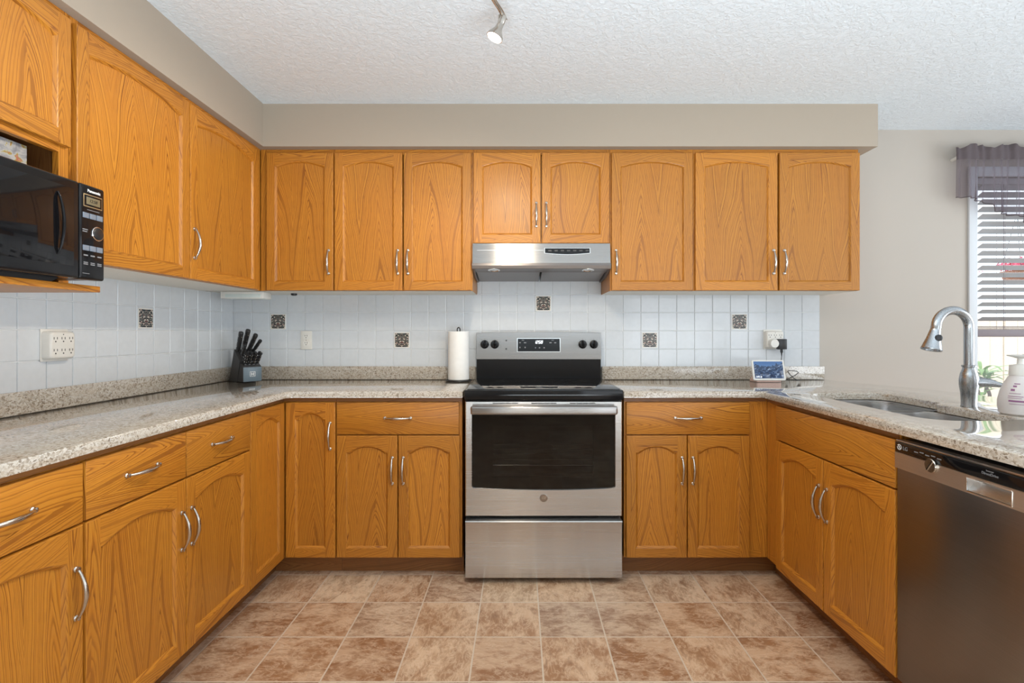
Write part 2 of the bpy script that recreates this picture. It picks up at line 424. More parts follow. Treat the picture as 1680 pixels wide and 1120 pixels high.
# ================================================================== SETTING
XL, XR, YR, ZC = -1.76, 4.45, -5.6, 2.449
m = MB(); m.box(XL-.12, YR-.12, -.05, XR+.12, .12, 0); m.build('floor', FLOOR, kind='structure')
m = MB(); m.box(XL-.12, YR-.12, ZC, XR+.12, .12, ZC+.08); m.build('ceiling', CEIL, kind='structure')
m = MB(); m.box(XL-.12, YR, 0, XL, .12, ZC); wall_l = m.build('wall_left', WALL, kind='structure')
WX0, WX1, WZ0, WZ1 = 2.795, 3.93, .72, 2.16
m = MB()
m.box(XL-.0, 0, 0, WX0, .12, ZC); m.box(WX1, 0, 0, XR, .12, ZC); m.box(WX0, 0, 0, WX1, .12, WZ0); m.box(WX0, 0, WZ1, WX1, .12, ZC)
wall_b = m.build('wall_back', WALL, kind='structure')
m = MB()   # right wall with an opening for daylight
m.box(XR, YR, 0, XR+.12, -3.1, ZC); m.box(XR, -.7, 0, XR+.12, .12, ZC); m.box(XR, -3.1, 0, XR+.12, -.7, .55); m.box(XR, -3.1, 2.15, XR+.12, -.7, ZC)
m.build('wall_right', WALL, kind='structure')
m = MB()
m.box(XL-.12, YR-.12, 0, 1.8, YR, ZC); m.box(4.2, YR-.12, 0, XR+.12, YR, ZC); m.box(1.8, YR-.12, 2.25, 4.2, YR, ZC)
m.build('wall_rear', WALL, kind='structure')
# soffit above the wall cabinets, an L along two walls
SZ = 2.218
m = MB()
m.prism([(XL, 0), (1.945, 0), (1.945, -.355), (-1.395, -.355), (-1.395, -5.0), (XL, -5.0)], 'z', SZ, ZC)
m.build('wall_soffit', SOFFIT, kind='structure')

# tiled strips of the walls
ROWS = [.993+.112*i for i in range(6)]
def tile_strip(name, ulines, zlines, side, parent, top=None):
    m = MB()
    def P(u, z, d): return (u, -d, z) if side == 'back' else (XL+d, u, z)
    zt = zlines[-1]
    u0, u1 = ulines[0], ulines[-1]
    m.mi = 1
    def quad(a, b, z0, z1, d):
        m.face([P(a, z0, d), P(b, z0, d), P(b, z1, d), P(a, z1, d)])
    quad(u0, u1, zlines[0], zt, .0035)
    quad(u0, u1, zt, zt+1e-5, .0)
    m.mi = 0
    g, bv = .0011, .0022
    for a, b in zip(ulines, ulines[1:]):
        for z0, z1 in zip(zlines, zlines[1:]):
            t = [random.uniform(-.00022, .00022) for _ in range(4)]
            o = [P(a+g, z0+g, .003), P(b-g, z0+g, .003), P(b-g, z1-g, .003), P(a+g, z1-g, .003)]
            k = g+bv
            md = [P(a+g+.0006, z0+g+.0006, .0066), P(b-g-.0006, z0+g+.0006, .0066), P(b-g-.0006, z1-g-.0006, .0066), P(a+g+.0006, z1-g-.0006, .0066)]
            i = [P(a+k, z0+k, .0078+t[0]), P(b-k, z0+k, .0078+t[1]), P(b-k, z1-k, .0078+t[2]), P(a+k, z1-k, .0078+t[0]+t[2]-t[1])]
            m.loops([o, md, i], caps=(False, True))
    return m.build(name, [TILE, GROUT], parent, smooth=False)
cols = sorted([-1.532+.1081*k for k in range(-2, 21)] + [.6295+.1096*k for k in range(1, 12)])
cols[0] = XL+.0005
tile_strip('tile_panel', cols, ROWS[:5], 'back', wall_b)
hc = [c for c in cols if -.30 < c < .60]
hc = [-.262]+[c for c in hc if -.25 < c < .48]+[.497]
tile_strip('tile_panel', hc, ROWS[4:6], 'back', wall_b)
lc = [-.682-.11*k for k in range(-6, 18)]
lc = sorted([c for c in lc if c < -.03]+[-.0085])
tile_strip('tile_panel', lc, ROWS[:5], 'left', wall_l)

# window with casing
win = thing('window_1', 'tall window in the back wall beyond the sink', 'window', ((WX0+WX1)/2, 0, WZ0)); win['kind'] = 'structure'
m = MB()
for (x0, z0, x1, z1) in ((WX0-.052, WZ0-.05, WX0, WZ1+.06), (WX1, WZ0-.05, WX1+.052, WZ1+.06), (WX0, WZ1, WX1, WZ1+.06), (WX0, WZ0-.05, WX1, WZ0)):
    m.box(x0, -.016, z0, x1, .0, z1, .004)
m.build('window_frame', TRIMW, win, world=True)
m = MB()
for (x0, z0, x1, z1) in ((WX0, WZ0, WX0+.045, WZ1), (WX1-.045, WZ0, WX1, WZ1), (WX0+.045, WZ1-.045, WX1-.045, WZ1), (WX0+.045, WZ0, WX1-.045, WZ0+.045)):
    m.box(x0, .07, z0, x1, .115, z1, .004)
m.build('sash', TRIMW, win, world=True)
m = MB(); m.box(WX0+.04, .088, WZ0+.04, WX1-.04, .094, WZ1-.04); m.build('pane', PANE, win, world=True)

# ================================================================== CABINETS
def arch_loop(x0, x1, z0, zs, rise, shoulder=0.0, n=14):
    """bottom-left, bottom-right, then the arched top from right to left; the corner is at zs"""
    pts = [(x0, z0), (x1, z0)]
    a, b = x0+shoulder, x1-shoulder
    c = (b-a)/2; rad = (c*c+rise*rise)/(2*rise); cz = zs+rise-rad; cx = (a+b)/2
    if shoulder: pts.append((x1, zs))
    th = math.asin(min(1, c/rad))
    for i in range(n+1):
        an = th - 2*th*i/n
        pts.append((cx+rad*math.sin(an), cz+rad*math.cos(an)))
    if shoulder: pts.append((x0, zs))
    return pts

T_DOOR = .019
def make_handle(parent, x, z, horizontal=False, y=-T_DOOR, L=.126):
    m = MB(); n = 16; pts = []; rad = []
    for i in range(n+1):
        t = -1+2*i/n
        out = .006 + .021*max(0, math.cos(t*PI/2))**.8
        side = 0
        s = t*L/2
        pts.append((x+s, y-out, z) if horizontal else (x, y-out, z+s))
        rad.append(.0041+.0030*max(0, math.cos(t*PI/2))**2)
    m.tube(pts, rad, 12)
    for sg in (-1, 1):
        c = (x+sg*L/2, y, z) if horizontal else (x, y, z+sg*L/2)
        m.lathe([(.0078, 0), (.0078, .0025), (.0052, .005), (.0050, .008), (.0062, .0105), (.001, .0125)], c, (0, -1, 0), 14)
    return m.build('handle', NICKEL, parent)

def make_door(parent, x0, x1, z0, z1, hside=None, hz='low', rise=.027, corner=.075, base=False, horizontal_handle=False):
    """five piece arched door, front at y=-T_DOOR"""
    sw = .046; br = .046; w = x1-x0
    sh = .0 if not base else .010
    yf, yp = -T_DOOR, -T_DOOR+.0095
    e = .003
    zs = z1-corner
    outer_in = (x0+sw, x1-sw)
    m = MB()
    lp = arch_loop(x0+sw, x1-sw, z0+br, zs, rise, sh)
    ch = .010
    inner = arch_loop(x0+sw+ch, x1-sw-ch, z0+br+ch, zs-ch*.8, rise-ch*.02, sh)
    step = arch_loop(x0+sw+ch*.35, x1-sw-ch*.35, z0+br+ch*.35, zs-ch*.3, rise, sh)
    # stiles
    for a, b in ((x0, x0+sw), (x1-sw, x1)):
        m.rnd('z', a, z0, True)
        xa = a+e if a == x0 else a; xb = b-e if b == x1 else b
        m.face([(xa, yf, z0+e), (xb, yf, z0+e), (xb, yf, z1-e), (xa, yf, z1-e)])
    # bottom rail
    m.rnd('x', z0, x0, True)
    m.face([(x0+sw, yf, z0+e), (x1-sw, yf, z0+e), (x1-sw, yf, z0+br), (x0+sw, yf, z0+br)])
    # top rail: strips between the arch and the top edge
    m.rnd('x', z1-corner, x0, True)
    top = lp[2:]
    for p, q in zip(top, top[1:]):
        m.face([(q[0], yf, q[1]), (p[0], yf, p[1]), (p[0], yf, z1-e), (q[0], yf, z1-e)])
    # moulded inner edge
    m.rnd('z', x0, z0, True); m.auto = True
    m.loops([[(a, yf, b) for a, b in lp], [(a, yf+.0016, b) for a, b in step], [(a, yp, b) for a, b in inner]], caps=(False, False))
    # rounded outer edge and sides
    o1 = [(x0+e, z0+e), (x1-e, z0+e), (x1-e, z1-e), (x0+e, z1-e)]
    o2 = [(x0+e*.3, z0+e*.3), (x1-e*.3, z0+e*.3), (x1-e*.3, z1-e*.3), (x0+e*.3, z1-e*.3)]
    o3 = [(x0, z0), (x1, z0), (x1, z1), (x0, z1)]
    m.loops([[(a, yf, b) for a, b in o1], [(a, yf+e*.3, b) for a, b in o2], [(a, yf+e, b) for a, b in o3], [(a, -.0012, b) for a, b in o3]], caps=(False, True))
    d = m.build('door', OAK, parent, sharp=25)
    m = MB().rnd('z', x0, z0)
    f = m.face([(a, yp, b) for a, b in inner])
    # give the panel a back so that it is a board
    m.loops([[(a, yp, b) for a, b in inner], [(a, yp+.006, b) for a, b in inner]], caps=(False, True))
    m.build('panel', OAK, d)
    if hside:
        hx = x0+.024 if hside == 'l' else x1-.024
        zc = {'low': z0+.156, 'high': z1-.171, 'top': z1-.164}[hz] if isinstance(hz, str) else hz
        make_handle(d, hx, zc)
    return d

def make_drawer(parent, x0, x1, z0, z1, handle=True, name='drawer'):
    m = MB().rnd('x', z0, x0); m.box(x0, -T_DOOR, z0, x1, -.0012, z1, .003)
    d = m.build(name, OAK, parent, sharp=30)
    if handle: make_handle(d, (x0+x1)/2, (z0+z1)/2+.002, True)
    return d

def face_frame(parent, rects, mat=None):
    m = MB()
    for (x0, z0, x1, z1) in rects:
        m.rnd('x', z0, x0, True) if (x1-x0) > (z1-z0) else m.rnd('z', x0, z0, True); m.box(x0, 0, z0, x1, .019, z1)
    return m.build('face_frame', mat or OAK, parent)

def frame_rects(x0, x1, z0, z1, xs, zs, sw=.03):
    """stiles at the ends and at xs, rails at ends and zs"""
    r = [(x0, z0, x0+sw, z1), (x1-sw, z0, x1, z1)]
    for x in xs: r.append((x-.02, z0+sw, x+.02, z1-sw))
    r += [(x0+sw, z0, x1-sw, z0+sw), (x0+sw, z1-sw, x1-sw, z1)]
    return r

def upper(label, loc, rz, w, depth, z0, z1, doors, zd1, group='oak wall cabinets', x_frame0=0.0):
    t = thing('wall_cabinet', label, 'wall cabinet', loc, rz, group)
    m = MB().rnd('z'); m.mi = 0
    m.box(0, .0195, z0, w, depth, z1)
    m.mi = 1; m.box(.001, .0195, z0-.0006, w-.001, depth, z0+.002)
    m.build('carcass', [OAK, MELAM], t)
    face_frame(t, frame_rects(x_frame0, w, z0+.0005, z1, [], []))
    for (a, b, hs) in doors:
        make_door(t, a, b, z0+.001, zd1, hs, 'low')
    return t
YF = -.305                      # face-frame plane of the back wall cabinets
ZU0, ZU1, ZUD = 1.4375, SZ, 2.196
XA = XL+.002
upper('oak wall cabinet in the corner, one arched door with a lone pull', (XA, YF, 0), 0, -1.0235-XA, .3035, ZU0, ZU1, [(-1.394-XA, -1.027-XA, 'r')], ZUD, x_frame0=.326)
upper('oak wall cabinet with two doors over the paper towel roll', (-1.0225, YF, 0), 0, .7595, .3035, ZU0, ZU1, [(.004, .3755, 'r'), (.3835, .7545, 'l')], ZUD)
upper('short oak wall cabinet of two doors directly above the range hood', (-.262, YF, 0), 0, .759, .3035, 1.697, ZU1, [(.0065, .3755, 'r'), (.3825, .7535, 'l')], ZUD)
upper('oak wall cabinet with one arched door just beside the hood, pull at its hood side', (.498, YF, 0), 0, .458, .3035, ZU0, ZU1, [(.006, .4525, 'l')], ZUD)
upper('oak wall cabinet of two wide doors at the window end of the row', (.957, YF, 0), 0, .9135, .3035, ZU0, ZU1, [(.008, .459, 'r'), (.470, .9115, 'l')], ZUD)
XF = -1.436                     # face-frame plane of the left wall cabinets
YL0 = -1.494
upper('oak wall cabinet on the side wall beside the microwave, two very wide doors', (XF, YL0, 0), PI/2, 1.187, .3225, ZU0, ZU1, [(.006, .561, 'l'), (.566, 1.132, 'l')], ZUD)

# cabinet over the microwave, open niche below with a deeper shelf
mc = thing('microwave_cabinet', 'oak wall cabinet with an open niche and shelf that carries the microwave', 'wall cabinet', (XF, -2.30, 0), PI/2, 'oak wall cabinets')
W = .803
m = MB().rnd('z')
m.box(0, .0195, 1.795, W, .3225, SZ)
for x in (0, W-.016): m.box(x, .0195, 1.3535, x+.016, .3225, 1.795)
m.box(.016, .312, 1.3535, W-.016, .3225, 1.795)
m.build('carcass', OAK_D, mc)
face_frame(mc, [(0, 1.3535, .035, SZ), (W-.035, 1.3535, W, SZ), (.035, 1.77, W-.035, 1.815), (.035, 2.19, W-.035, SZ)], OAK)
make_door(mc, .008, .400, 1.79, ZUD, 'r', 'low')
make_door(mc, .404, .793, 1.79, ZUD, 'l', 'low')
m = MB().rnd('x'); m.box(0, -.104, 1.334, W-.003, .3225, 1.353, .0015); m.build('shelf', OAK, mc)

# ---- base cabinets
ZB0, ZB1 = .105, .890
def base(label, loc, rz, w, depth, doors, drawers, splits=(), hollow=False, group='oak base cabinets', toe=(0, None), frame=None, fill=None):
    t = thing('base_cabinet', label, 'base cabinet', loc, rz, group)
    m = MB().rnd('z')
    if not hollow: m.box(0, .0195, .10, w, depth, ZB1-.0008)
    else:
        m.box(0, .0195, .10, .018, depth, ZB1-.0008); m.box(w-.018, .0195, .10, w, depth, ZB1-.0008)
        m.box(.018, .0195, .10, w-.018, depth-.012, .118); m.box(.018, depth-.012, .10, w-.018, depth, ZB1-.0008)
    m.build('carcass', OAK, t)
    f0, f1 = frame if frame else (0, w)
    r = [(f0, ZB0-.004, f0+.03, ZB1-.001), (f1-.03, ZB0-.004, f1, ZB1-.001), (f0+.03, ZB0-.004, f1-.03, ZB0+.03), (f0+.03, .855, f1-.03, ZB1-.001)]
    for x in splits: r.append((x-.025, ZB0+.03, x+.025, .855))
    if fill: r.append((fill[0], ZB0+.03, fill[1], .855))
    if drawers: r.append((f0+.03, .690, fill[0] if fill else f1-.03, .725))
    face_frame(t, r)
    for d in doors: make_door(t, *d[:4], d[4], d[5] if len(d) > 5 else 'high', rise=.031, corner=.082, base=True)
    for d in drawers: make_drawer(t, *d)
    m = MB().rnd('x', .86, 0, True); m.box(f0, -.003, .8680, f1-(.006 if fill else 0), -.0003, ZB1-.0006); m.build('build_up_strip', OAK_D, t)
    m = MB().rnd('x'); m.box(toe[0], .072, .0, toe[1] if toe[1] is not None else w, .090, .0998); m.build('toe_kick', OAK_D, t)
    return t
YB = -.611
DT, DB, DRB, DRT = .703, .1055, .709, .8655
x0 = XL+.002
base('narrow oak base cabinet in the corner by the knife block, one tall arched door', (x0, YB, 0), 0, -.9015-x0, .600,
     [(-1.1465-x0, -.9045-x0, DB, DRT, 'r', 'top')], [], toe=(.52, None), frame=(-1.169-x0, -.9015-x0))
x0 = -.9005
base('oak base cabinet below the paper towel roll, one drawer over two doors', (x0, YB, 0), 0, -.2845-x0, .600,
     [(.004, .3005, DB, DT, 'r'), (.3055, .6055, DB, DT, 'l')], [(.004, .602, DRB, DRT)])
x0 = .5125
base('oak base cabinet beside the stove on the sink side, drawer over two doors', (x0, YB, 0), 0, 1.800-x0, .600,
     [(.0085, .3045, DB, DT, 'r'), (.3095, .611, DB, DT, 'l')], [(.0085, .611, DRB, DRT)], toe=(0, .80), frame=(0, .7045), fill=(.6, .6745))
XFL = -1.169
base('narrow tall-door oak base cabinet without a pull, next to the corner', (XFL, -.9445, 0), PI/2, .3295, .587,
     [(.0025, .3125, DB, DRT, None)], [], toe=(0, .42))
base('oak base cabinet with two drawers over two doors along the side wall', (XFL, -1.7695, 0), PI/2, .824, .587,
     [(.0035, .4065, DB, DT, 'r'), (.4105, .8225, DB, DT, 'l')], [(.0035, .4065, DRB, DRT), (.4105, .8225, DRB, DRT)], splits=(.4085,))
base('oak base cabinet of one drawer and one door beneath the microwave', (XFL, -2.1945, 0), PI/2, .424, .587,
     [(.014, .4205, DB, DT, 'r')], [(.014, .4205, DRB, DRT)])
XFR = 1.217
sk = base('oak sink base cabinet, two doors under a wide false drawer front', (XFR, -.6135, 0), -PI/2, .8775, .600,
     [(.122, .4895, DB, DT, 'r'), (.4945, .8765, DB, DT, 'l')], [], hollow=True, toe=(-.06, .8775), frame=(0, .8775), fill=(.03, .14))
make_drawer(sk, .122, .8765, DRB, DRT, False, 'false_front')

# end panel that closes the peninsula past the dishwasher
ep = thing('end_panel', 'oak end panel closing the peninsula past the dishwasher', 'panel', (1.217, -2.12, 0))
m = MB().rnd('z'); m.box(1.217, -2.12, 0, 1.817, -2.102, .8895); m.build('board', OAK, ep, world=True)

# ================================================================== WORKTOPS
def inset(poly, d):
    n = len(poly); out = []
    A = sum(poly[i][0]*poly[(i+1) % n][1]-poly[(i+1) % n][0]*poly[i][1] for i in range(n))
    sg = 1 if A > 0 else -1
    for i in range(n):
        p0, p1, p2 = Vector(poly[i-1]), Vector(poly[i]), Vector(poly[(i+1) % n])
        a, b = (p1-p0).normalized(), (p2-p1).normalized()
        na, nb = Vector((-a.y, a.x))*sg, Vector((-b.y, b.x))*sg
        k = (na+nb); k = k/max(.3, k.dot(na))
        out.append(tuple(p1+k*d))
    return out
def slab(poly, holes, z0, z1, ch=.004):
    m = MB(); bm = m.bm
    fs = []
    caps = {0: [], 1: []}
    for lp, s in [(poly, 1)]+[(h, -1) for h in holes]:
        i1, i2 = inset(lp, s*ch*.35), inset(lp, s*ch)
        rings = [[(x, y, z0) for x, y in lp], [(x, y, z1-ch) for x, y in lp], [(x, y, z1-ch*.35) for x, y in i1], [(x, y, z1) for x, y in i2]]
        vs = [[bm.verts.new(p) for p in r] for r in rings]; n = len(lp)
        for a, b in zip(vs, vs[1:]):
            for i in range(n):
                fs.append(bm.faces.new((a[i], a[(i+1) % n], b[(i+1) % n], b[i])))
        for k, r in ((0, vs[0]), (1, vs[-1])):
            caps[k] += [bm.edges.get((r[i], r[(i+1) % n])) for i in range(n)]
    for k in caps:
        g = bmesh.ops.triangle_fill(bm, edges=caps[k], use_beauty=True)
        fs += [f for f in g['geom'] if isinstance(f, bmesh.types.BMFace)]
    m.paint(fs); return m
ZW0, ZW1 = .891, .921
wl = thing('worktop', 'speckled granite worktop with the knife block, wrapping the corner up to the stove', 'worktop', (-1.1, -.3, ZW0), 0, 'granite worktops')
slab([(XL+.001, -.001), (-.2785, -.001), (-.2785, -.648), (-1.10, -.648), (-1.128, -.676), (-1.128, -2.35), (XL+.001, -2.35)], [], ZW0, ZW1).build('slab', GRANITE, wl, world=True, sharp=50)
m = MB(); m.box(XL+.0215, -.0215, ZW1+.0003, -.272, -.0095, 1.001, .002); m.box(XL+.0095, -2.35, ZW1+.0003, XL+.0215, -.0095, 1.001, .002)
m.build('upstand', GRANITE, wl, world=True)
wr = thing('worktop', 'granite worktop holding the sink, running from the stove round the peninsula', 'worktop', (1.3, -.5, ZW0), 0, 'granite worktops')
def rrect(x0, y0, x1, y1, r, n=6):
    pts = []
    for cx, cy, a in ((x1-r, y1-r, 0), (x0+r, y1-r, 90), (x0+r, y0+r, 180), (x1-r, y0+r, 270)):
        for i in range(n+1):
            t = R(a+90*i/n); pts.append((cx+r*math.cos(t), cy+r*math.sin(t)))
    return pts
B1 = (1.345, -1.05, 1.715, -.715); B2 = (1.345, -1.46, 1.665, -1.075)
# one cut-out round both bowls with a step where the second bowl is shallower
hole = []
for cx, cy, a0, r in ((B1[2]-.07, B1[3]-.07, 0, .07), (B1[0]+.07, B1[3]-.07, 90, .07), (B2[0]+.09, B2[1]+.09, 180, .09), (B2[2]-.09, B2[1]+.09, 270, .09)):
    for i in range(8):
        t = R(a0+90*i/7); hole.append((cx+r*math.cos(t), cy+r*math.sin(t)))
hole += [(B2[2], -1.09), (B2[2]+.012, -1.067), (B1[2]-.012, -1.053), (B1[2], -1.03)]
edge = [(.5055, -.001), (1.862, -.001), (1.868, -.09), (1.91, -.22), (1.985, -.38), (2.06, -.54), (2.105, -.72), (2.115, -.95), (2.10, -1.2), (2.08, -1.6), (2.075, -2.14), (1.176, -2.14), (1.176, -.676), (1.204, -.648), (.5055, -.648)]
slab(edge, [hole], ZW0, ZW1).build('slab', GRANITE, wr, world=True, sharp=50)
m = MB(); m.box(.500, -.0215, ZW1+.0003, 1.856, -.0095, 1.001, .002); m.build('upstand', GRANITE, wr, world=True)

# ---- sink
sink = thing('kitchen_sink', 'stainless double-bowl sink sunk into the peninsula worktop', 'sink', (1.53, -1.08, .7))
def bowl(b, depth, r):
    m = MB(); rings = []
    for dz, d in ((0, -.012), (-.0025, 0), (-.03, .003), (-depth+.035, .008), (-depth+.010, .018), (-depth, .05)):
        x0, y0, x1, y1 = b; q = rrect(x0+d, y0+d, x1-d, y1-d, max(.02, r-d), 6)
        rings.append([(x, y, ZW0-.0008+dz) for x, y in q])
    m.loops(rings, caps=(False, True))
    o = m.build('bowl', SINKST, sink, world=True, sharp=60)
    cx, cy = (b[0]+b[2])/2, (b[1]+b[3])/2
    m = MB(); m.lathe([(.045, 0), (.045, .003), (.034, .004), (.030, .001), (.004, .001)], (cx, cy, ZW0-depth-.0005), (0, 0, 1), 24)
    m.build('drain', CHROME, o, world=True)
bowl((B1[0], -1.058, B1[2], B1[3]), .20, .075); bowl((B2[0], B2[1], B2[2]+.0, -1.070), .17, .09)

# ---- tap
fx, fy = 1.727, -1.16
tap = thing('kitchen_faucet', 'tall stainless gooseneck faucet standing behind the sink', 'faucet', (fx, fy, ZW1))
m = MB(); z = ZW1+.0003
m.lathe([(.026, 0), (.026, .004), (.0245, .010), (.026, .05), (.0305, .085), (.031, .105), (.027, .128), (.0205, .147), (.0205, .153), (.0235, .155), (.0235, .160), (.018, .162)], (fx, fy, z), (0, 0, 1), 32)
m.build('body', FAUCET, tap, world=True)
m = MB(); pts = []; ar = .0685; zt = z+.302
for k in range(7): pts.append((fx, fy, z+.158+(zt-z-.158)*k/6))
for k in range(1, 17):
    a = PI*k/16*0.965; pts.append((fx-ar+ar*math.cos(a), fy-.02*k/16*.6, zt+ar*math.sin(a)))
m.tube(pts, .0165, 20); m.build('spout', FAUCET, tap, world=True)
tip = Vector(pts[-1]); dirn = (Vector(pts[-1])-Vector(pts[-2])).normalized(); dirn = (dirn+Vector((-.10, 0, -.25))).normalized()
m = MB(); m.lathe([(.0168, -.006), (.0172, .008), (.0165, .010), (.0180, .02), (.0235, .05), (.0330, .086), (.0345, .090), (.0335, .093), (.028, .092), (.027, .085), (.002, .084)], tip, dirn, 28)
hd = m.build('spray_head', FAUCET, tap, world=True)
m = MB(); q = tip+dirn*.045+Vector((0, -.0225, 0)); m.lathe([(.0125, -.006), (.0125, .004), (.008, .006)], q, (-.1, -1, .1), 16)
m.build('button', BLACKP, hd, world=True)
m = MB(); h0 = Vector((fx+.024, fy, z+.095))
m.tube([h0+Vector((-.02, -.005, 0)), h0+Vector((.012, -.012, .001)), h0+Vector((.040, -.020, -.001)), h0+Vector((.068, -.03, -.008)), h0+Vector((.095, -.036, -.012))], [.024, .0235, .019, .0115, .008], 16, .8)
m.build('lever', FAUCET, tap, world=True)

# ---- soap bottle
sx, sy = 1.742, -1.345
soap = thing('soap_dispenser', 'pear-shaped pearl white soap pump bottle behind the sink', 'soap bottle', (sx, sy, ZW1))
z = ZW1+.0005
m = MB(); m.lathe([(.050, 0), (.057, .006), (.0605, .03), (.060, .05), (.054, .08), (.044, .108), (.034, .128), (.029, .136), (.029, .138)], (sx, sy, z), (0, 0, 1), 36); m.build('bottle', SOAP, soap, world=True)
m = MB(); m.lathe([(.0300, .137), (.0305, .140), (.0290, .172), (.020, .174), (.010, .176), (.0085, .192), (.0085, .200)], (sx, sy, z), (0, 0, 1), 28); m.build('pump_collar', WHITE, soap, world=True)
m = MB(); m.lathe([(.010, .196), (.022, .200), (.034, .204), (.036, .207), (.020, .209), (.001, .2095)], (sx, sy, z), (0, 0, 1), 28)
m.tube([(sx+.01, sy, z+.205), (sx+.045, sy-.01, z+.204), (sx+.058, sy-.012, z+.198)], [.007, .006, .005], 10)
m.build('pump', WHITE, soap, world=True)
m = MB()
for k, (zz, a0, a1, hh) in enumerate([(.108, 205, 225, .003), (.098, 203, 212, .006), (.085, 198, 208, .007), (.076, 195, 225, .0015), (.066, 193, 232, .002), (.060, 193, 228, .0015), (.048, 196, 240, .006), (.040, 198, 238, .0015)]):
    prof = [(.057, .006), (.0605, .03), (.060, .05), (.054, .08), (.044, .108), (.034, .128)]
    def rr(h):
        for (r0, h0_), (r1, h1_) in zip(prof, prof[1:]):
            if h0_ <= h <= h1_: return r0+(r1-r0)*(h-h0_)/(h1_-h0_)
        return .05
    for a in range(a0, a1, 4):
        q = [(a, zz), (a+4, zz), (a+4, zz+hh), (a, zz+hh)]
        m.face([(sx+(rr(h)+.0006)*math.cos(R(an)), sy+(rr(h)+.0006)*math.sin(R(an)), z+h) for an, h in q])
m.build('label_print', SOAPTXT, soap, world=True)

# ================================================================== STOVE
cx = .1143; SX0, SX1 = cx-.379, cx+.379
stove = thing('electric_range', 'freestanding stainless electric range with black glass cooktop between the base cabinets', 'stove', (cx, -.35, 0))
def SB(m, name, mats, parent=stove, **k): return m.build(name, mats, parent, world=True, **k)
YD = -.670
m = MB()
m.box(SX0, -.615, .035, SX0+.02, -.03, .884); m.box(SX1-.02, -.615, .035, SX1, -.03, .884)
m.box(SX0+.02, -.05, .035, SX1-.02, -.03, .884); m.box(SX0+.02, -.615, .035, SX1-.02, -.05, .06)
m.box(SX0+.02, -.615, .31, SX1-.02, -.05, .36); m.box(SX0+.02, -.615, .835, SX1-.02, -.05, .884)
SB(m, 'body', BLACKP)
m = MB(); m.box(SX0-.002, -.682, .884, SX1+.002, -.075, .931, .004, 2)
SB(m, 'cooktop_trim', BLACKG)
m = MB(); m.box(SX0+.012, -.668, .9305, SX1-.012, -.095, .9345, .0015); ck = SB(m, 'cooktop', CERAM)
RING = plain('burner_marking', (.07, .07, .075), .2)
for bx, by, br in ((-.18, -.52, .095), (.19, -.52, .115), (-.18, -.24, .075), (.19, -.24, .075)):
    m = MB()
    for r in (br, br*.62):
        m.loops([[(cx+bx+rr_*math.cos(a*PI/24), by+rr_*math.sin(a*PI/24), .9347) for a in range(48)] for rr_ in (r, r-.0025)], caps=(False, False))
    SB(m, 'burner_ring', RING, ck)
# backguard
BX0, BX1 = cx-.3745, cx+.3705
m = MB(); m.prism([(-.03, .931), (-.082, .931), (-.082, 1.046), (-.060, 1.200), (-.03, 1.200)], 'x', BX0+.002, BX1-.002); bgd = SB(m, 'backguard', BLACKG)
def slant(x, z, d=0.0):     # a point on the slanted control face
    t = (z-1.046)/(1.200-1.046); return (x, -.083+.022*t-d, z)
m = MB(); n = 24; top = []
for i in range(n+1):
    u = -1+2*i/n; top.append((cx-.002+u*.3725, 1.203+.005*(1-u*u)))
ring_f = [slant(BX0, 1.048, .004), slant(BX1, 1.048, .004)]+[slant(x, zz, .004) for x, zz in top[::-1]]
ring_b = [(p[0], p[1]+.034, p[2]) for p in ring_f]
ring_m = [(cx+(p[0]-cx)*1.004, p[1]+.004, 1.12+(p[2]-1.12)*1.02) for p in ring_f]
m.loops([ring_f, ring_m, ring_b])
ctrl = SB(m, 'control_panel', STEEL_DIM, bgd)
def slab_on(name, x0, z0, x1, z1, d0, d1, mt, par):
    m = MB(); m.loops([[slant(x, z_, d0) for x, z_ in ((x0, z0), (x1, z0), (x1, z1), (x0, z1))], [slant(x, z_, d1) for x, z_ in ((x0, z0), (x1, z0), (x1, z1), (x0, z1))]])
    return SB(m, name, mt, par)
slab_on('display_bezel', -.0175, 1.090, .2425, 1.173, .003, .0052, CHROME, bgd)
dsp = slab_on('display', -.0135, 1.094, .2385, 1.170, .004, .0062, CERAM, bgd)
# 12:58 in slanted seven-segment digits
SEG = {'1': 'bc', '2': 'abged', '5': 'afgcd', '8': 'abcdefg'}
m = MB(); dw, dh, tk = .009, .0165, .0026; zb = 1.1415; sh_ = .22
def bar(xa, za, xb, zb_, horiz):
    if horiz: q = [(xa, za-tk/2), (xb, za-tk/2), (xb, za+tk/2), (xa, za+tk/2)]
    else: q = [(xa-tk/2, za), (xa+tk/2, za), (xa+tk/2, zb_), (xa-tk/2, zb_)]
    m.face([slant(x+(z_-zb)*sh_, z_, .0068) for x, z_ in q])
for ch, ox in zip('1258', (0, .0125, .0265, .040)):
    xo = .0885+ox-.004
    for g in SEG[ch]:
        {'a': lambda: bar(xo, zb+dh, xo+dw, 0, True), 'g': lambda: bar(xo, zb+dh/2, xo+dw, 0, True), 'd': lambda: bar(xo, zb, xo+dw, 0, True),
         'b': lambda: bar(xo+dw, zb+dh/2, 0, zb+dh, False), 'c': lambda: bar(xo+dw, zb, 0, zb+dh/2, False),
         'e': lambda: bar(xo, zb, 0, zb+dh/2, False), 'f': lambda: bar(xo, zb+dh/2, 0, zb+dh, False)}[g]()
for zz in (zb+.005, zb+.0115):
    m.face([slant(.1103+(z_-zb)*sh_+x, z_, .0068) for x, z_ in ((-.001, zz-.001), (.001, zz-.001), (.001, zz+.001), (-.001, zz+.001))])
SB(m, 'clock_digits', LED, bgd)
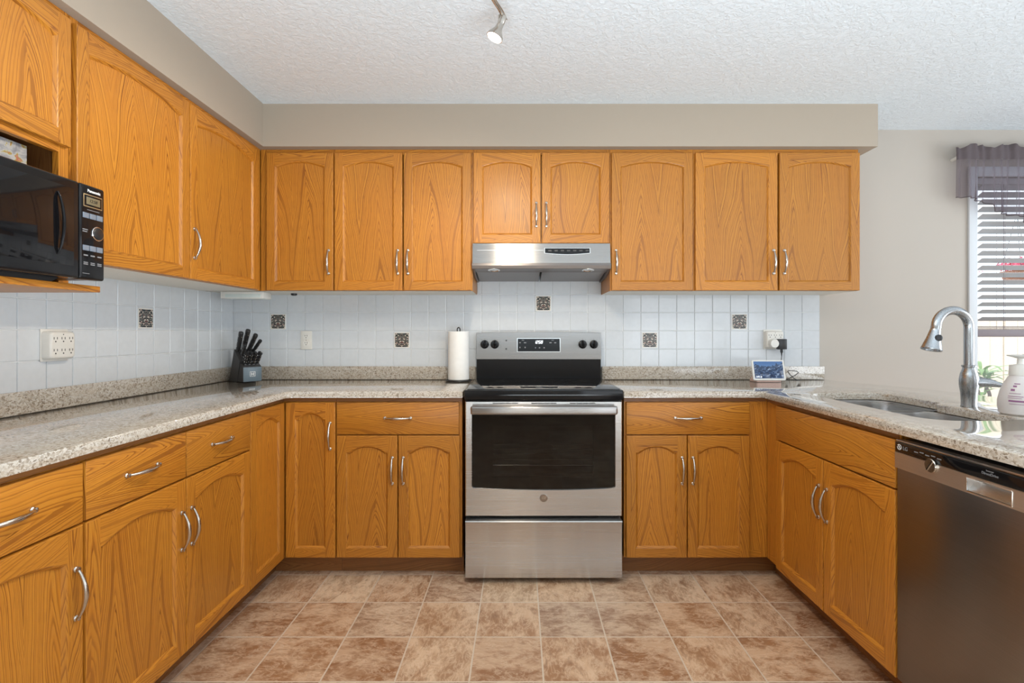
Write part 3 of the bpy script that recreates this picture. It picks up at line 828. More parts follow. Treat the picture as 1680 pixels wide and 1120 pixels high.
for (px, pz, ww, hh) in ((.0, 1.146, .010, .006), (.031, 1.146, .014, .006), (.0, 1.118, .006, .008), (.031, 1.118, .006, .008), (.093, 1.116, .006, .007), (.117, 1.116, .008, .007), (.145, 1.116, .007, .007), (.183, 1.146, .014, .006), (.211, 1.146, .012, .006), (.018, 1.161, .014, .003), (.196, 1.161, .014, .003)):
    m = MB(); m.face([slant(px+x, pz+z_, .0066) for x, z_ in ((-ww/2, -hh/2), (ww/2, -hh/2), (ww/2, hh/2), (-ww/2, hh/2))])
    SB(m, 'touch_key', GREYTXT, bgd)
for pz in (1.159, 1.109):
    m = MB(); m.face([slant(-.082+x, pz+z_, .0046) for x, z_ in ((-.004, -.004), (.004, -.004), (.004, .004), (-.004, .004))])
    SB(m, 'indicator', BLACKP, bgd)
for kx in (-.211, -.1505, .3755, .4425):
    m = MB(); c = slant(kx, 1.136, .0045); ax = (0, -1, .14)
    m.lathe([(.0255, 0), (.0255, .004), (.0225, .008), (.021, .016), (.0195, .020), (.002, .021)], c, ax, 28)
    k1 = SB(m, 'knob', BLACKG, bgd)
    m = MB(); a = Vector(c)+Vector((0, -.018, .0025)); ang = {-.211: .2, -.1505: .05, .3755: -.15, .4425: .1}[kx]
    dx, dz = math.sin(ang), math.cos(ang)
    m.tube([a+Vector((-dx*.018, 0, -dz*.018)), a+Vector((0, -.007, 0)), a+Vector((dx*.021, 0, dz*.021))], [.0045, .0065, .0045], 8)
    SB(m, 'knob_grip', BLACKG, k1)
    m = MB()
    for q in range(9):
        an = R(-130+q*32.5); m.face([slant(kx+math.sin(an)*rr_+s_*math.cos(an), 1.136+math.cos(an)*rr_-s_*math.sin(an), .0046) for rr_, s_ in ((.030, -.0007), (.034, -.0007), (.034, .0007), (.030, .0007))])
    SB(m, 'knob_marks', RUBBER, bgd)
# oven door with arched window, handle bar, badge
m = MB()
GX0, GX1, GZ0, GZ1 = cx-.3465, cx+.3455, .458, .812
DX0, DX1, DZ0, DZ1 = SX0+.001, SX1-.001, .323, .8775
m.rnd('x')
wloop = []
for i in range(17):
    u = -1+2*i/16; wloop.append((cx+u*.3355, GZ0-.010*(1-u*u)))
wloop += [(GX1-.003, GZ0+.004), (GX1, GZ0+.010), (GX1, GZ1), (GX0, GZ1), (GX0, GZ0+.010), (GX0+.003, GZ0+.004)]
nb = len(wloop)
def outer_of(p):            # project the window outline radially onto the door outline
    return None
# door skin: strips around the opening
for p, q in zip(wloop[:17], wloop[1:17]):
    m.face([(p[0], YD, DZ0+.004), (q[0], YD, DZ0+.004), (q[0], YD, q[1]), (p[0], YD, p[1])])
a_, b_ = wloop[0], wloop[16]
m.face([(DX0+.004, YD, DZ0+.004), (a_[0], YD, DZ0+.004), (a_[0], YD, a_[1]), (GX0+.003, YD, GZ0+.004), (GX0, YD, GZ0+.010), (GX0, YD, GZ1), (GX0, YD, DZ1-.004), (DX0+.004, YD, DZ1-.004)])
m.face([(b_[0], YD, DZ0+.004), (DX1-.004, YD, DZ0+.004), (DX1-.004, YD, DZ1-.004), (GX1, YD, DZ1-.004), (GX1, YD, GZ1), (GX1, YD, GZ0+.010), (GX1-.003, YD, GZ0+.004), (b_[0], YD, b_[1])])
m.face([(GX0, YD, GZ1), (GX1, YD, GZ1), (GX1, YD, DZ1-.004), (GX0, YD, DZ1-.004)])
m.loops([[(a, YD, b) for a, b in wloop], [(cx+(a-cx)*.992, YD+.010, .63+(b-.63)*.985) for a, b in wloop]], caps=(False, False))
o1 = [(DX0+.004, DZ0+.004), (DX1-.004, DZ0+.004), (DX1-.004, DZ1-.004), (DX0+.004, DZ1-.004)]; o2 = [(DX0, DZ0), (DX1, DZ0), (DX1, DZ1), (DX0, DZ1)]
m.loops([[(a, YD, b) for a, b in o1], [(a, YD+.005, b) for a, b in o2], [(a, YD+.045, b) for a, b in o2]], caps=(False, False))
od = SB(m, 'oven_door', STEEL, sharp=30)
m = MB(); m.loops([[(cx+(a-cx)*.993, YD+.006, .63+(b-.63)*.987) for a, b in wloop], [(cx+(a-cx)*.993, YD+.010, .63+(b-.63)*.987) for a, b in wloop]])
SB(m, 'window', OVENG, od)
m = MB()     # dark inner frame that leaves the see-through part of the window
m.box(GX0+.002, YD+.014, GZ0-.012, cx-.245, YD+.04, GZ1-.002); m.box(cx+.245, YD+.014, GZ0-.012, GX1-.002, YD+.04, GZ1-.002)
m.box(cx-.245, YD+.014, GZ0-.012, cx+.245, YD+.04, .505); m.box(cx-.245, YD+.014, .755, cx+.245, YD+.04, GZ1-.002)
SB(m, 'inner_frame', BLACKG, od)
m = MB()
for k in range(16):
    a0 = DX0+.132+k*.031
    if k in (4, 5, 10, 11): continue
    m.box(a0, YD-.0008, .8655, a0+.029, YD+.002, .869)
SB(m, 'vent_slots', RUBBER, od)
m = MB().rnd('x'); m.box(DX0+.03, YD-.052, .8185, DX1-.03, YD-.030, .8595, .0095, 4)
hb = SB(m, 'handle', STEEL_DIM, od)
m = MB()
for x in (DX0+.075, DX1-.075): m.box(x-.013, YD-.034, .829, x+.013, YD, .849, .004)
SB(m, 'handle_bracket', STEEL, hb)
m = MB(); bc = (cx, YD, .412); m.lathe([(.019, 0), (.019, .0022), (.0165, .003), (.0160, .0022), (.002, .0022)], bc, (0, -1, 0), 36)
bd = SB(m, 'badge', mat_steel('badge_metal', (.36, .33, .30), .3), od)
text('badge_lettering', 'GE', .017, plain('badge_print', (.62, .58, .54), .3, 1.0), bd, (cx, YD-.0026, .412), world=True, shear=.25)
m = MB()
cvy0, cvy1 = -.60, -.06
m.box(SX0+.022, -.605, .362, SX0+.06, -.06, .833); m.box(SX1-.06, -.605, .362, SX1-.022, -.06, .833); m.box(SX0+.06, -.07, .362, SX1-.06, -.06, .833)
SB(m, 'oven_liner', plain('dark_enamel', (.045, .042, .042), .35))
m = MB()
for yy in (-.58, -.46, -.34, -.22, -.10): m.cyl((SX0+.061, yy, .545), (SX1-.061, yy, .545), .0035, 10)
for i in range(19):
    xx = SX0+.075+i*.0338; m.cyl((xx, -.58, .548), (xx, -.10, .548), .002, 8)
SB(m, 'oven_rack', CHROME)
m = MB().rnd('x')
prof = [(YD-.004, .029), (YD-.007, .036), (YD-.002, .10), (YD-.001, .18), (YD-.005, .285), (YD-.014, .300), (YD-.012, .305), (YD+.045, .305), (YD+.045, .029)]
m.prism(prof, 'x', SX0+.003, SX1-.003); SB(m, 'storage_drawer', STEEL, sharp=40)
for fxx in (SX0+.05, SX1-.05):
    for fyy in (-.60, -.08):
        m = MB(); m.lathe([(.018, 0), (.018, .010), (.009, .012), (.009, .036)], (fxx, fyy, 0), (0, 0, 1), 14); SB(m, 'foot', BLACKP)

# ================================================================== RANGE HOOD
hx0, hx1 = -.259, .4945
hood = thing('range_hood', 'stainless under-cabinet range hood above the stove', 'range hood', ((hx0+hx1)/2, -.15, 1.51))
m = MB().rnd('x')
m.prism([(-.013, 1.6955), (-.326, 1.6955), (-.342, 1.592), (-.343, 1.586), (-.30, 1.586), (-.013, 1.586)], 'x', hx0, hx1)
hs = m.build('shell', STEEL_DIM, hood, world=True)
m = MB().rnd('x')     # slanted lip and hollow belly
m.prism([(-.345, 1.5855), (-.350, 1.572), (-.342, 1.556), (-.330, 1.553), (-.325, 1.5855)], 'x', hx0-.002, hx1+.002)
for x in (hx0-.002, hx1-.010): m.prism([(-.325, 1.5855), (-.330, 1.553), (-.20, 1.520), (-.013, 1.512), (-.013, 1.5855)], 'x', x, x+.012)
m.prism([(-.325, 1.5855), (-.330, 1.555), (-.285, 1.553), (-.262, 1.545), (-.262, 1.5855)], 'x', hx0+.010, hx1-.010)
m.build('lip', STEEL_D, hood, world=True)
m = MB().rnd('x'); 
for a, b in ((hx0+.014, (hx0+hx1)/2-.006), ((hx0+hx1)/2+.006, hx1-.014)):
    m.prism([(-.258, 1.5855), (-.258, 1.548), (-.02, 1.518), (-.02, 1.5855)], 'x', a, b)
m.build('filter', STEEL_D, hood, world=True)
for lx in (hx0+.115, hx1-.118):
    m = MB(); m.lathe([(.034, 0), (.034, .003), (.026, .005), (.024, .002), (.001, .003)], (lx, -.3085, 1.5535), (0, -.12, -1), 28)
    m.build('light_rim', CHROME, hood, world=True)
m = MB()
def hp(x, z_, d): t = (z_-1.592)/(1.6955-1.592); return (x, -.342+.016*t-d, z_)
pts = [(.137, 1.668), (.382, 1.668)]
n = 14; low = [(.382-.245*i/n, 1.643-.008*math.sin(PI*i/n)) for i in range(n+1)]
ring = pts+low
m.loops([[hp(x, z_, -.002) for x, z_ in ring], [hp(x, z_, .0025) for x, z_ in ring]])
m.build('control_strip', CERAM, hood, world=True)
m = MB(); ring2 = [(.2595+(x-.2595)*1.03, 1.655+(z_-1.655)*1.18) for x, z_ in ring]
m.loops([[hp(x, z_, -.002) for x, z_ in ring2], [hp(x, z_, .0012) for x, z_ in ring2]]); m.build('control_trim', CHROME, hood, world=True)
m = MB()
for i in range(7):
    x = .155+i*.034; m.face([hp(x+a, 1.655+b, .0028) for a, b in ((0, -.004), (.018, -.004), (.018, .004), (0, .004))])
m.build('control_keys', plain('dim_key', (.045, .047, .05), .4), hood, world=True)
m = MB(); m.loops([[hp(x, z_, -.001) for x, z_ in ((-.235, 1.656), (.128, 1.656), (.128, 1.659), (-.235, 1.659))], [hp(x, z_, .0012) for x, z_ in ((-.235, 1.6565), (.128, 1.6565), (.128, 1.6585), (-.235, 1.6585))]])
m.build('raised_line', CHROME, hood, world=True)

# ================================================================== MICROWAVE
mwx = -1.293; my0, my1 = -2.035, -1.530
mw = thing('microwave', 'black countertop microwave oven in the open niche of the wall cabinet', 'microwave', (-1.5, -1.78, 1.353))
m = MB(); m.box(-1.70, my0+.004, 1.368, -1.328, my1-.003, 1.647, .006); m.build('housing', BLACKP, mw, world=True)
m = MB(); m.prism([(my0+.05, 1.369), (my1-.10, 1.369), (my1-.125, 1.3535), (my0+.08, 1.3535)], 'x', -1.68, -1.345); m.build('base', BLACKP, mw, world=True)
yp = -1.620
m = MB(); m.box(-1.3285, my0, 1.366, mwx, yp-.0008, 1.650, .007, 3); md = m.build('door', BLACKG, mw, world=True)
m = MB(); m.box(-1.2945, my0+.03, 1.400, mwx+.0005, yp-.02, 1.625, .0004); m.build('window', CERAM, md, world=True)
m = MB(); hpts = []
for k in range(13):
    t = -1+2*k/12; hpts.append((mwx+.001+.008*math.cos(t*PI/2)**.5, yp-.072+.012*math.cos(t*PI/2), 1.515+t*.088))
m.tube(hpts, [.002+.0028*math.cos((-1+2*k/12)*PI/2) for k in range(13)], 12); m.build('handle', BLACKG, md, world=True)
m = MB(); m.box(-1.3285, yp+.0008, 1.366, mwx, my1, 1.650, .007, 3); mp = m.build('control_panel', BLACKG, mw, world=True)
ry = (yp+my1)/2; ROTL = (PI/2, 0, PI/2)
text('maker_lettering', 'Panasonic', .0118, WHITETXT, mp, (mwx+.0006, ry+.004, 1.632), ROTL, world=True, bold=.00025)
m = MB(); m.box(mwx-.001, ry-.033, 1.583, mwx+.0006, ry+.034, 1.621, .0003); m.build('display_trim', plain('gold_trim', (.42, .30, .16), .35, .6), mp, world=True)
m = MB(); m.box(mwx-.001, ry-.0305, 1.586, mwx+.0012, ry+.0315, 1.618, .0003); md_ = m.build('display_surround', CERAM, mp, world=True)
m = MB(); m.box(mwx-.001, ry-.024, 1.591, mwx+.0016, ry+.025, 1.613, .0003); m.build('display', LCD, mp, world=True)
text('display_digits', '12:58', .013, RUBBER, mp, (mwx+.0019, ry, 1.602), ROTL, world=True, shear=.15)
def mkey(boxes, name, mt):
    m = MB()
    for bx in boxes: m.box(*bx)
    return m.build(name, mt, mp, world=True)
for zz in (1.557, 1.460):
    for k in (-1, 0, 1):
        yk_ = ry+k*.0245
        mkey([(mwx-.001, yk_-.011, zz-.008, mwx+.0016, yk_+.011, zz+.008, .001)], 'key', GREYKEY)
        mkey([(mwx+.001, yk_-.008, zz+dz, mwx+.0019, yk_+.007, zz+dz+.0018) for dz in (-.003, .002)], 'key_lettering', GREYTXT)
for k in (-1, 0, 1):
    yk_ = ry+k*.0245
    mkey([(mwx-.001, yk_-.008, 1.436, mwx+.0006, yk_+.007, 1.440)], 'key_lettering', GREYTXT)
    mkey([(mwx-.001, yk_-.008, 1.410+dz, mwx+.0006, yk_+.007, 1.413+dz) for dz in (0, .005)], 'key_lettering', GREYTXT)
mkey([(mwx-.001, ry-.036, 1.513, mwx+.0006, ry-.018, 1.516), (mwx-.001, ry-.036, 1.507, mwx+.0006, ry-.020, 1.510)], 'dial_lettering', GREYTXT)
mkey([(mwx-.001, ry-.020, 1.574, mwx+.0006, ry+.024, 1.5755)], 'display_lettering', GREYTXT)
mkey([(mwx-.001, ry-.036, 1.383, mwx+.0006, ry-.012, 1.3845)], 'door_lettering', GREYTXT)
m = MB(); m.lathe([(.0215, 0), (.0215, .002), (.0205, .003), (.0185, .003)], (mwx, ry+.017, 1.508), (1, 0, 0), 32)
kr = m.build('dial_ring', CHROME, mp, world=True)
m = MB(); m.lathe([(.0190, .0015), (.0188, .0040), (.0170, .0052), (.001, .0055)], (mwx, ry+.017, 1.508), (1, 0, 0), 32); m.build('dial', BLACKP, kr, world=True)
# printed box standing on the microwave
bxo = thing('recipe_box', 'small printed box with grey and red picture on top of the microwave', 'box', (-1.5, -1.75, 1.648))
m = MB(); m.box(-1.535, -1.80, 1.6475, -1.475, -1.592, 1.765, .002); m.build('carton', CARD, bxo, world=True)

# ================================================================== THINGS ON THE WALLS
def accent(label, c, side):
    o = MB()
    o.mi = 1; o.box(-.047, .002, -.047, .047, .0035, .047)
    o.mi = 0; o.box(-.0415, -.0004, -.0415, .0415, .0032, .0415)
    ob = o.build('accent_tile', [ACCENT, WHITE])
    ob.location = c; ob.rotation_euler = (0, 0, 0 if side == 'back' else PI/2)
    return tag(ob, label, 'decorative tile', 'patterned accent tiles')
d0 = .0085
accent('patterned accent tile above the knife block in the corner', (-1.478, -d0-.003, 1.2735), 'back')
accent('patterned accent tile in the lower tile row near the paper towel roll', (-.7215, -d0-.003, 1.161), 'back')
accent('patterned accent tile high above the stove, just under the hood', (.1436, -d0-.003, 1.385), 'back')
accent('patterned accent tile just beside the stove back panel, on the sink side', (.794, -d0-.003, 1.161), 'back')
accent('patterned accent tile above the smart display, with lamp glints on it', (1.342, -d0-.003, 1.2735), 'back')
accent('patterned accent tile on the side wall, between six-way outlet and knife block', (XL+d0+.003, -.737, 1.2735), 'left')

def slots(m, x, z, y):
    for dx in (-.0065, .0065): m.box(x+dx-.0011, y-.0006, z+.002, x+dx+.0011, y+.001, z+.0105)
    m.lathe([(.0026, 0), (.0026, .0012)], (x, y+.0006, z-.006), (0, -1, 0), 12)
# duplex outlet on the back wall
ot = thing('wall_outlet', 'ivory double socket wall plate behind the worktop, right of the knife block', 'outlet', ((504-853)/267.5, -.0085, 1.160))
m = MB(); m.box(-.035, -.006, -.057, .035, .0, .057, .003); pl = m.build('wall_plate', IVORY, ot)
for zz in (-.0215, .0215):
    m = MB(); m.prism(rrect(-.0165, zz-.0145, .0165, zz+.0145, .010, 5), 'y', -.0085, -.004); rc = m.build('socket', WHITE, ot)
    m = MB(); slots(m, 0, zz, -.0085); m.build('socket_slots', RUBBER, rc)
m = MB(); m.lathe([(.003, 0), (.003, .001), (.001, .0018)], (0, -.006, 0), (0, -1, 0), 10); m.build('screw', NICKEL, ot)
# six-way taps
def six_way(label, loc, rz, rows=(.020, -.024)):
    t = thing('multi_outlet_tap', label, 'outlet tap', loc, rz, 'six-way outlet taps')
    m = MB(); m.box(-.056, -.003, -.060, .056, 0, .060, .0012); m.build('wall_plate', WHITE, t)
    m = MB(); m.loops([[(x, y, z_) for x, z_ in rrect(-.054+i, -.052+i, .054-i, .052-i, .012, 4)] for y, i in ((-.003, 0), (-.030, .002), (-.036, .006), (-.037, .010))]); b = m.build('housing', IVORY, t, sharp=50)
    m = MB()
    for zz in rows:
        for xx in (-.032, 0, .032): slots(m, xx, zz, -.037)
    m.lathe([(.002, 0), (.002, .001)], (0, -.0366, .040), (0, -1, 0), 8)
    m.build('socket_slots', RUBBER, b)
    return t
six_way('white six-way outlet tap on the tiled side wall, nothing plugged in', (XL+.0086, -1.205, 1.160), PI/2)
six_way('white six-way outlet tap above the smart display, two plugs in it', ((1266-853)/267.5, -.0086, 1.165), 0)
tx = (1266-853)/267.5
pg = thing('round_plug', 'round white plug in the outlet tap above the smart display', 'plug', (tx-.018, -.0465, 1.141))
m = MB(); m.lathe([(.026, 0), (.027, .004), (.027, .024), (.024, .030), (.001, .031)], (0, 0, 0), (0, -1, 0), 32); m.build('shell', WHITE, pg)
ad = thing('power_adapter', 'square black power adapter in the outlet tap above the smart display', 'charger', (tx+.029, -.0465, 1.137))
m = MB(); m.box(-.026, -.030, -.031, .026, 0, .031, .003); m.build('shell', BLACKP, ad)
ax_, ay_ = tx+.029, -.062
cb = thing('charging_cable', 'thin black cable hanging from the adapter and looping beside the smart display', 'cable', (ax_, ay_, ZW1))
m = MB(); m.box(ax_-.007, ay_-.005, 1.086, ax_+.007, ay_+.005, 1.1055, .002); m.lathe([(.0045, 0), (.0022, .022)], (ax_, ay_, 1.0865), (0, 0, -1), 10); m.build('connector', BLACKP, cb, world=True)
def bez(ps, n=40):
    ps = [Vector(p) for p in ps]; out = []
    P = [ps[0]]+ps+[ps[-1]]
    for i in range(1, len(P)-2):
        for k in range(n//(len(ps)-1)+1):
            t = k/(n//(len(ps)-1)+1); a, b, c, d = P[i-1], P[i], P[i+1], P[i+2]
            out.append(.5*((2*b)+(-a+c)*t+(2*a-5*b+4*c-d)*t*t+(-a+3*b-3*c+d)*t**3))
    out.append(ps[-1]); return out
zc = ZW1+.0060
m = MB(); m.tube(bez([(ax_, ay_, 1.066), (ax_-.002, -.058, 1.00), (ax_+.015, -.050, .945), (1.61, -.055, zc), (1.665, -.07, zc+.035), (1.645, -.08, zc+.050), (1.595, -.09, zc+.048), (1.63, -.115, zc+.002), (1.655, -.13, zc), (1.62, -.145, zc), (1.572, -.140, zc+.004)], 80), .0022, 8); m.build('cord', BLACKP, cb, world=True)

# smart display
dsx = (1257.5-853)/832*2.955
sd = thing('smart_display', 'small white smart display showing a mountain photo, on the worktop by the sink', 'smart display', (dsx, -.15, ZW1))
m = MB(); m.loops([[(x, y, ZW1+.0005+zz) for x, y in rrect(dsx-.075+i, -.186+i*.6, dsx+.075-i, -.095-i*2.0, .012, 5)] for zz, i in ((0, 0), (.010, 0), (.014, .004), (.06, .014))]); m.build('base', PINKPL, sd, world=True)
scr = MB(); hw, hh = .0935, .059
scr.loops([[(x, y, z_) for x, z_ in rrect(-hw+i, i, hw-i, 2*hh-i, .008, 4)] for y, i in ((.012, .004), (.008, 0), (.001, 0), (0, .001))])
so = scr.build('screen_housing', WHITE, sd); so.location = (0, -.046, .0115); so.rotation_euler = (R(-14), 0, 0)
m = MB(); m.box(-hw+.010, -.0012, .011, hw-.010, .001, 2*hh-.008, .0002); s2 = m.build('screen', SCREEN, so)
text('screen_lettering', '12:58  18', .009, LED, so, (-.078, -.0018, .020), align='LEFT')

# under-cabinet light, sensor puck, thin wire
ul = thing('under_cabinet_light', 'white strip light fixture under the corner wall cabinet', 'strip light', (-1.56, -.21, 1.41))
m = MB(); m.box(-1.672, -.262, 1.398, -1.442, -.165, 1.4365, .005); m.build('housing', WHITE, ul, world=True)
m = MB(); m.box(-1.655, -.255, 1.3965, -1.455, -.175, 1.399, .001); m.box(-1.655, -.2632, 1.404, -1.455, -.2605, 1.424, .001); m.build('diffuser', plain('frosted_lens', (.66, .74, .72), .3), ul, world=True)
m = MB(); m.box(-1.684, -.260, 1.399, -1.672, -.167, 1.4365, .003); m.build('end_cap', IVORY, ul, world=True)
pk = MB(); pk.lathe([(.017, 0), (.017, .010), (.010, .013), (.001, .0135)], (0, 0, 0), (0, 0, -1), 20); po = pk.build('puck_sensor', BLACKP); po.location = ((486-853)/832*3.02, -.12, ZU0-.0008)
tag(po, 'tiny black puck under the wall cabinet, above the double socket', 'sensor')

# ================================================================== ON THE WORKTOPS
# paper towel
ptx, pty = -.362, -.115
ph = thing('paper_towel_holder', 'black wire paper towel holder beside the stove', 'paper towel holder', (ptx, pty, ZW1))
m = MB(); m.tube([(ptx+.074*math.cos(a*PI/20), pty+.074*math.sin(a*PI/20), ZW1+.0045) for a in range(41)], .004, 8, caps=(False, False))
m.lathe([(.066, 0), (.066, .004)], (ptx, pty, ZW1+.0005), (0, 0, 1), 32); m.build('base_ring', BLACKP, ph, world=True)
m = MB(); m.cyl((ptx, pty, ZW1+.004), (ptx, pty, 1.214), .004, 10)
m.tube([(ptx-.008, pty, 1.210), (ptx-.008, pty, 1.226)]+[(ptx-.008*math.cos(a*PI/8), pty, 1.226+.010*math.sin(a*PI/8)) for a in range(1, 9)]+[(ptx+.008, pty, 1.210)], .0035, 8); m.build('rod', BLACKP, ph, world=True)
pr = thing('paper_towel_roll', 'full white roll of paper towel on the black holder', 'paper towel roll', (ptx, pty, ZW1+.006))
m = MB(); n = 48
prof = [(.020, 0), (.060, 0), (.0615, .002), (.0615, .281), (.060, .283), (.020, .283)]
m.lathe([(r, h+ZW1+.0095) for r, h in prof]+[(.020, ZW1+.0095)], (ptx, pty, 0), (0, 0, 1), n, caps=(False, False)); m.build('paper', PAPER, pr, world=True)
m = MB(); m.lathe([(.0185, .0), (.020, .0), (.020, .2832), (.0185, .2832), (.0185, 0)], (ptx, pty, ZW1+.0096), (0, 0, 1), 24, caps=(False, False)); m.build('core', plain('card_core', (.40, .30, .20), .8), pr, world=True)

# knife block
kb = thing('knife_block', 'charcoal wood knife block in the corner with a slate blue front', 'knife block', (-1.535, -.20, ZW1+.0005), R(52))
hwid = .052
tall = [(.045, 0), (.185, 0), (.118, .190), (.060, .128), (.045, .10)]
# local y: front at 0, back at +.185
m = MB(); m.prism([(.0735, .0), (.183, 0), (.112, .188), (.0415, .122)], 'x', -hwid, hwid); m.build('tall_block', DKGREY, kb)
m = MB(); m.prism([(.0, .004), (.0715, .004), (.034, .108), (0, .088)], 'x', -hwid+.001, hwid-.001); m.build('steak_knife_block', DKGREY, kb)
m = MB(); m.box(-hwid+.0012, -.003, .006, hwid-.0012, -.0002, .087, .001); fp = m.build('front_plate', SLATEP, kb)
text('emblem', 'H', .024, WHITETXT, fp, (0, -.0034, .047), bold=.0004)
m = MB()
for (a, b, c, d) in ((-.015, .034, .015, .036), (-.015, .060, .015, .062), (-.015, .034, -.013, .062), (.013, .034, .015, .062)): m.box(a, -.0038, b, c, -.0028, d)
m.build('emblem_frame', WHITETXT, fp)
def knife(label, base, L, w, th, group, lean=.55, fan=0.0):
    ldir = Vector((fan, -lean, .84)).normalized()
    M = Matrix.Translation(kb.location) @ Matrix.Rotation(kb.rotation_euler.z, 4, 'Z')
    p = M @ Vector(base)
    t = thing('kitchen_knife', label, 'knife', p, kb.rotation_euler.z, group)
    q = Vector((0, 0, 1)).rotation_difference(ldir).to_matrix().to_4x4()
    m = MB()
    rings = []
    for k, (s, ww) in enumerate(((.0, .80), (.10, .86), (.45, 1.0), (.8, .92), (.94, 1.05), (1.0, .80))):
        rings.append([q @ Vector((x, y, .001+s*L)) for x, y in rrect(-th/2, -w*ww/2, th/2, w*ww/2, th*.42, 3)])
    m.loops(rings); h = m.build('handle', BLACKP, t, sharp=50)
    m = MB()
    m.merge(*(lambda b: (b,))(_box(-th*.36, -w*.36, -.004, th*.36, w*.36, .0015)), q)
    m.build('bolster', CHROME, t)
    m = MB()
    for s in (.22, .5, .78):
        for sg in (-1, 1):
            c = q @ Vector((sg*(th/2), 0, s*L)); m.lathe([(.0026, -.001), (.0026, .0006), (.0008, .001)], c, q.to_3x3() @ Vector((sg, 0, 0)), 10)
        c = q @ Vector((0, -w*.5, s*L)); m.lathe([(.0023, -.002), (.0023, .0012), (.0008, .0016)], c, q.to_3x3() @ Vector((0, -1, 0)), 10)
    m.build('rivets', CHROME, h)
    return t
def _box(x0, y0, z0, x1, y1, z1):
    t = bmesh.new(); bmesh.ops.create_cube(t, size=1)
    bmesh.ops.transform(t, matrix=Matrix.Translation(((x0+x1)/2, (y0+y1)/2, (z0+z1)/2)) @ Matrix.Diagonal((x1-x0, y1-y0, z1-z0, 1)), verts=t.verts); return t
def ontop(x, f):    # along the tall block's sloped top, f=0 back, 1 front
    return (x, .112+(.0415-.112)*f, .188+(.122-.188)*f+.0125)
G1 = 'large knives in the tall block'
knife('black handled sharpening steel at the wall end of the knife block', ontop(-.038, .25), .115, .029, .022, G1, .42, -.04)
knife('black handled knife rising highest from the middle of the knife block', ontop(-.008, .22), .130, .030, .022, G1, .46, .0)
knife('black handled knife leaning beside the tallest one in the block', ontop(.019, .30), .116, .029, .020, G1, .62, .10)
knife('shorter black handled knife at the outer end of the tall block', ontop(.042, .38), .090, .022, .016, G1, .80, .20)
knife('black handled knife low in front of the sharpening steel', ontop(-.030, .72), .074, .024, .018, G1, .45, .02)
G2 = 'steak knives in the front block'
for r_, (yy, zz) in enumerate(((.013, .102), (.027, .112))):
    for c_ in range(4):
        xx = -.033+c_*.022
        knife(('black handled steak knife in the lower front row of the knife block' if r_ == 0 else 'black handled steak knife in the raised second row of the knife block'), (xx, yy, zz+.004), .072-.004*r_, .0150, .0155, G2, .50, xx*2.2)

# ================================================================== DISHWASHER
dwx = 1.193
dw_ = thing('dishwasher', 'stainless built-in dishwasher with black top strip under the peninsula worktop', 'dishwasher', (1.5, -1.795, 0))
dy1, dy0 = -1.4955, -2.097
m = MB(); m.box(1.225, dy0, .10, 1.80, dy1, .868); m.build('tub', BLACKP, dw_, world=True)
m = MB(); m.box(1.29, dy0, 0, 1.31, dy1, .0995); m.build('toe_panel', BLACKP, dw_, world=True)
m = MB().rnd('y'); m.box(dwx+.006, dy0+.002, .108, 1.2245, dy1-.001, .7795, .004); m.build('door', STEEL_D, dw_, world=True)
py0, py1 = -1.880, -1.757; pz0, pz1 = .7865, .8225
m = MB().rnd('y')
for (a, b, c, d) in ((dy0+.002, .7805, py0, .8295), (py1, .7805, dy1-.001, .8295), (py0, .7805, py1, pz0), (py0, pz1, py1, .8295)):
    m.box(dwx, a, b, 1.2245, c, d)
fa = m.build('fascia', mat_steel('fascia_steel', (.78, .74, .70), .36, 'y', .3), dw_, world=True)
m = MB().rnd('y')     # pocket handle: scooped back
n = 10; pr_ = []
for i in range(n+1):
    t = i/n; pr_.append((dwx+.022*math.sin(PI*min(1, t*1.15)/2), pz0+.001+(pz1-pz0-.002)*t))
for p, q in zip(pr_, pr_[1:]): m.face([(p[0], py0, p[1]), (p[0], py1, p[1]), (q[0], py1, q[1]), (q[0], py0, q[1])])
pk_ = m.build('pocket_handle', STEEL, fa, world=True)
m = MB()
for (a, b, c, d) in ((py0-.002, pz0-.002, py1+.002, pz0), (py1, pz0, py1+.0018, pz1), (py0-.0018, pz0, py0, pz1), (py0, pz1-.001, py1, pz1+.001)): m.box(dwx-.0015, a, b, dwx+.002, c, d, .0005)
m.build('handle_rim', CHROME, fa, world=True)
m = MB(); m.box(dwx+.001, dy0+.002, .8300, 1.2245, dy1-.001, .862, .001); cs = m.build('control_strip', CERAM, dw_, world=True)
m = MB().rnd('y'); m.box(dwx+.004, dy0+.002, .8625, 1.2245, dy1-.001, .8685, .001); m.build('top_lip', STEEL, dw_, world=True)
ROTR = (PI/2, 0, -PI/2)
m = MB(); yk, zk = -1.641, .822; m.lathe([(.0205, 0), (.0205, .0045), (.0190, .0062), (.001, .0063)], (dwx, yk, zk), (-1, 0, 0), 36); kn = m.build('dial', NICKEL, fa, world=True)
m = MB(); a = R(35); u = Vector((0, -math.sin(a), math.cos(a))); v = Vector((0, math.cos(a), math.sin(a)))
c = Vector((dwx-.0063, yk, zk))
m.loops([[c+u*i+v*j+Vector((-d, 0, 0)) for i, j in ((-.0185, -.0018), (.0185, -.0018), (.0185, .0018), (-.0185, .0018))] for d in (-.001, .002)]); m.build('dial_ridge', CHROME, kn, world=True)
lx, lz = dwx+.0008, .8475
m = MB(); ly = -1.5145
m.loops([[(lx-d, ly+r*math.cos(q*PI/20), lz+r*math.sin(q*PI/20)) for q in range(-36, 2)] for r, d in ((.0088, 0), (.0088, .0005), (.0068, .0005), (.0068, 0))], close=False, caps=(False, False))
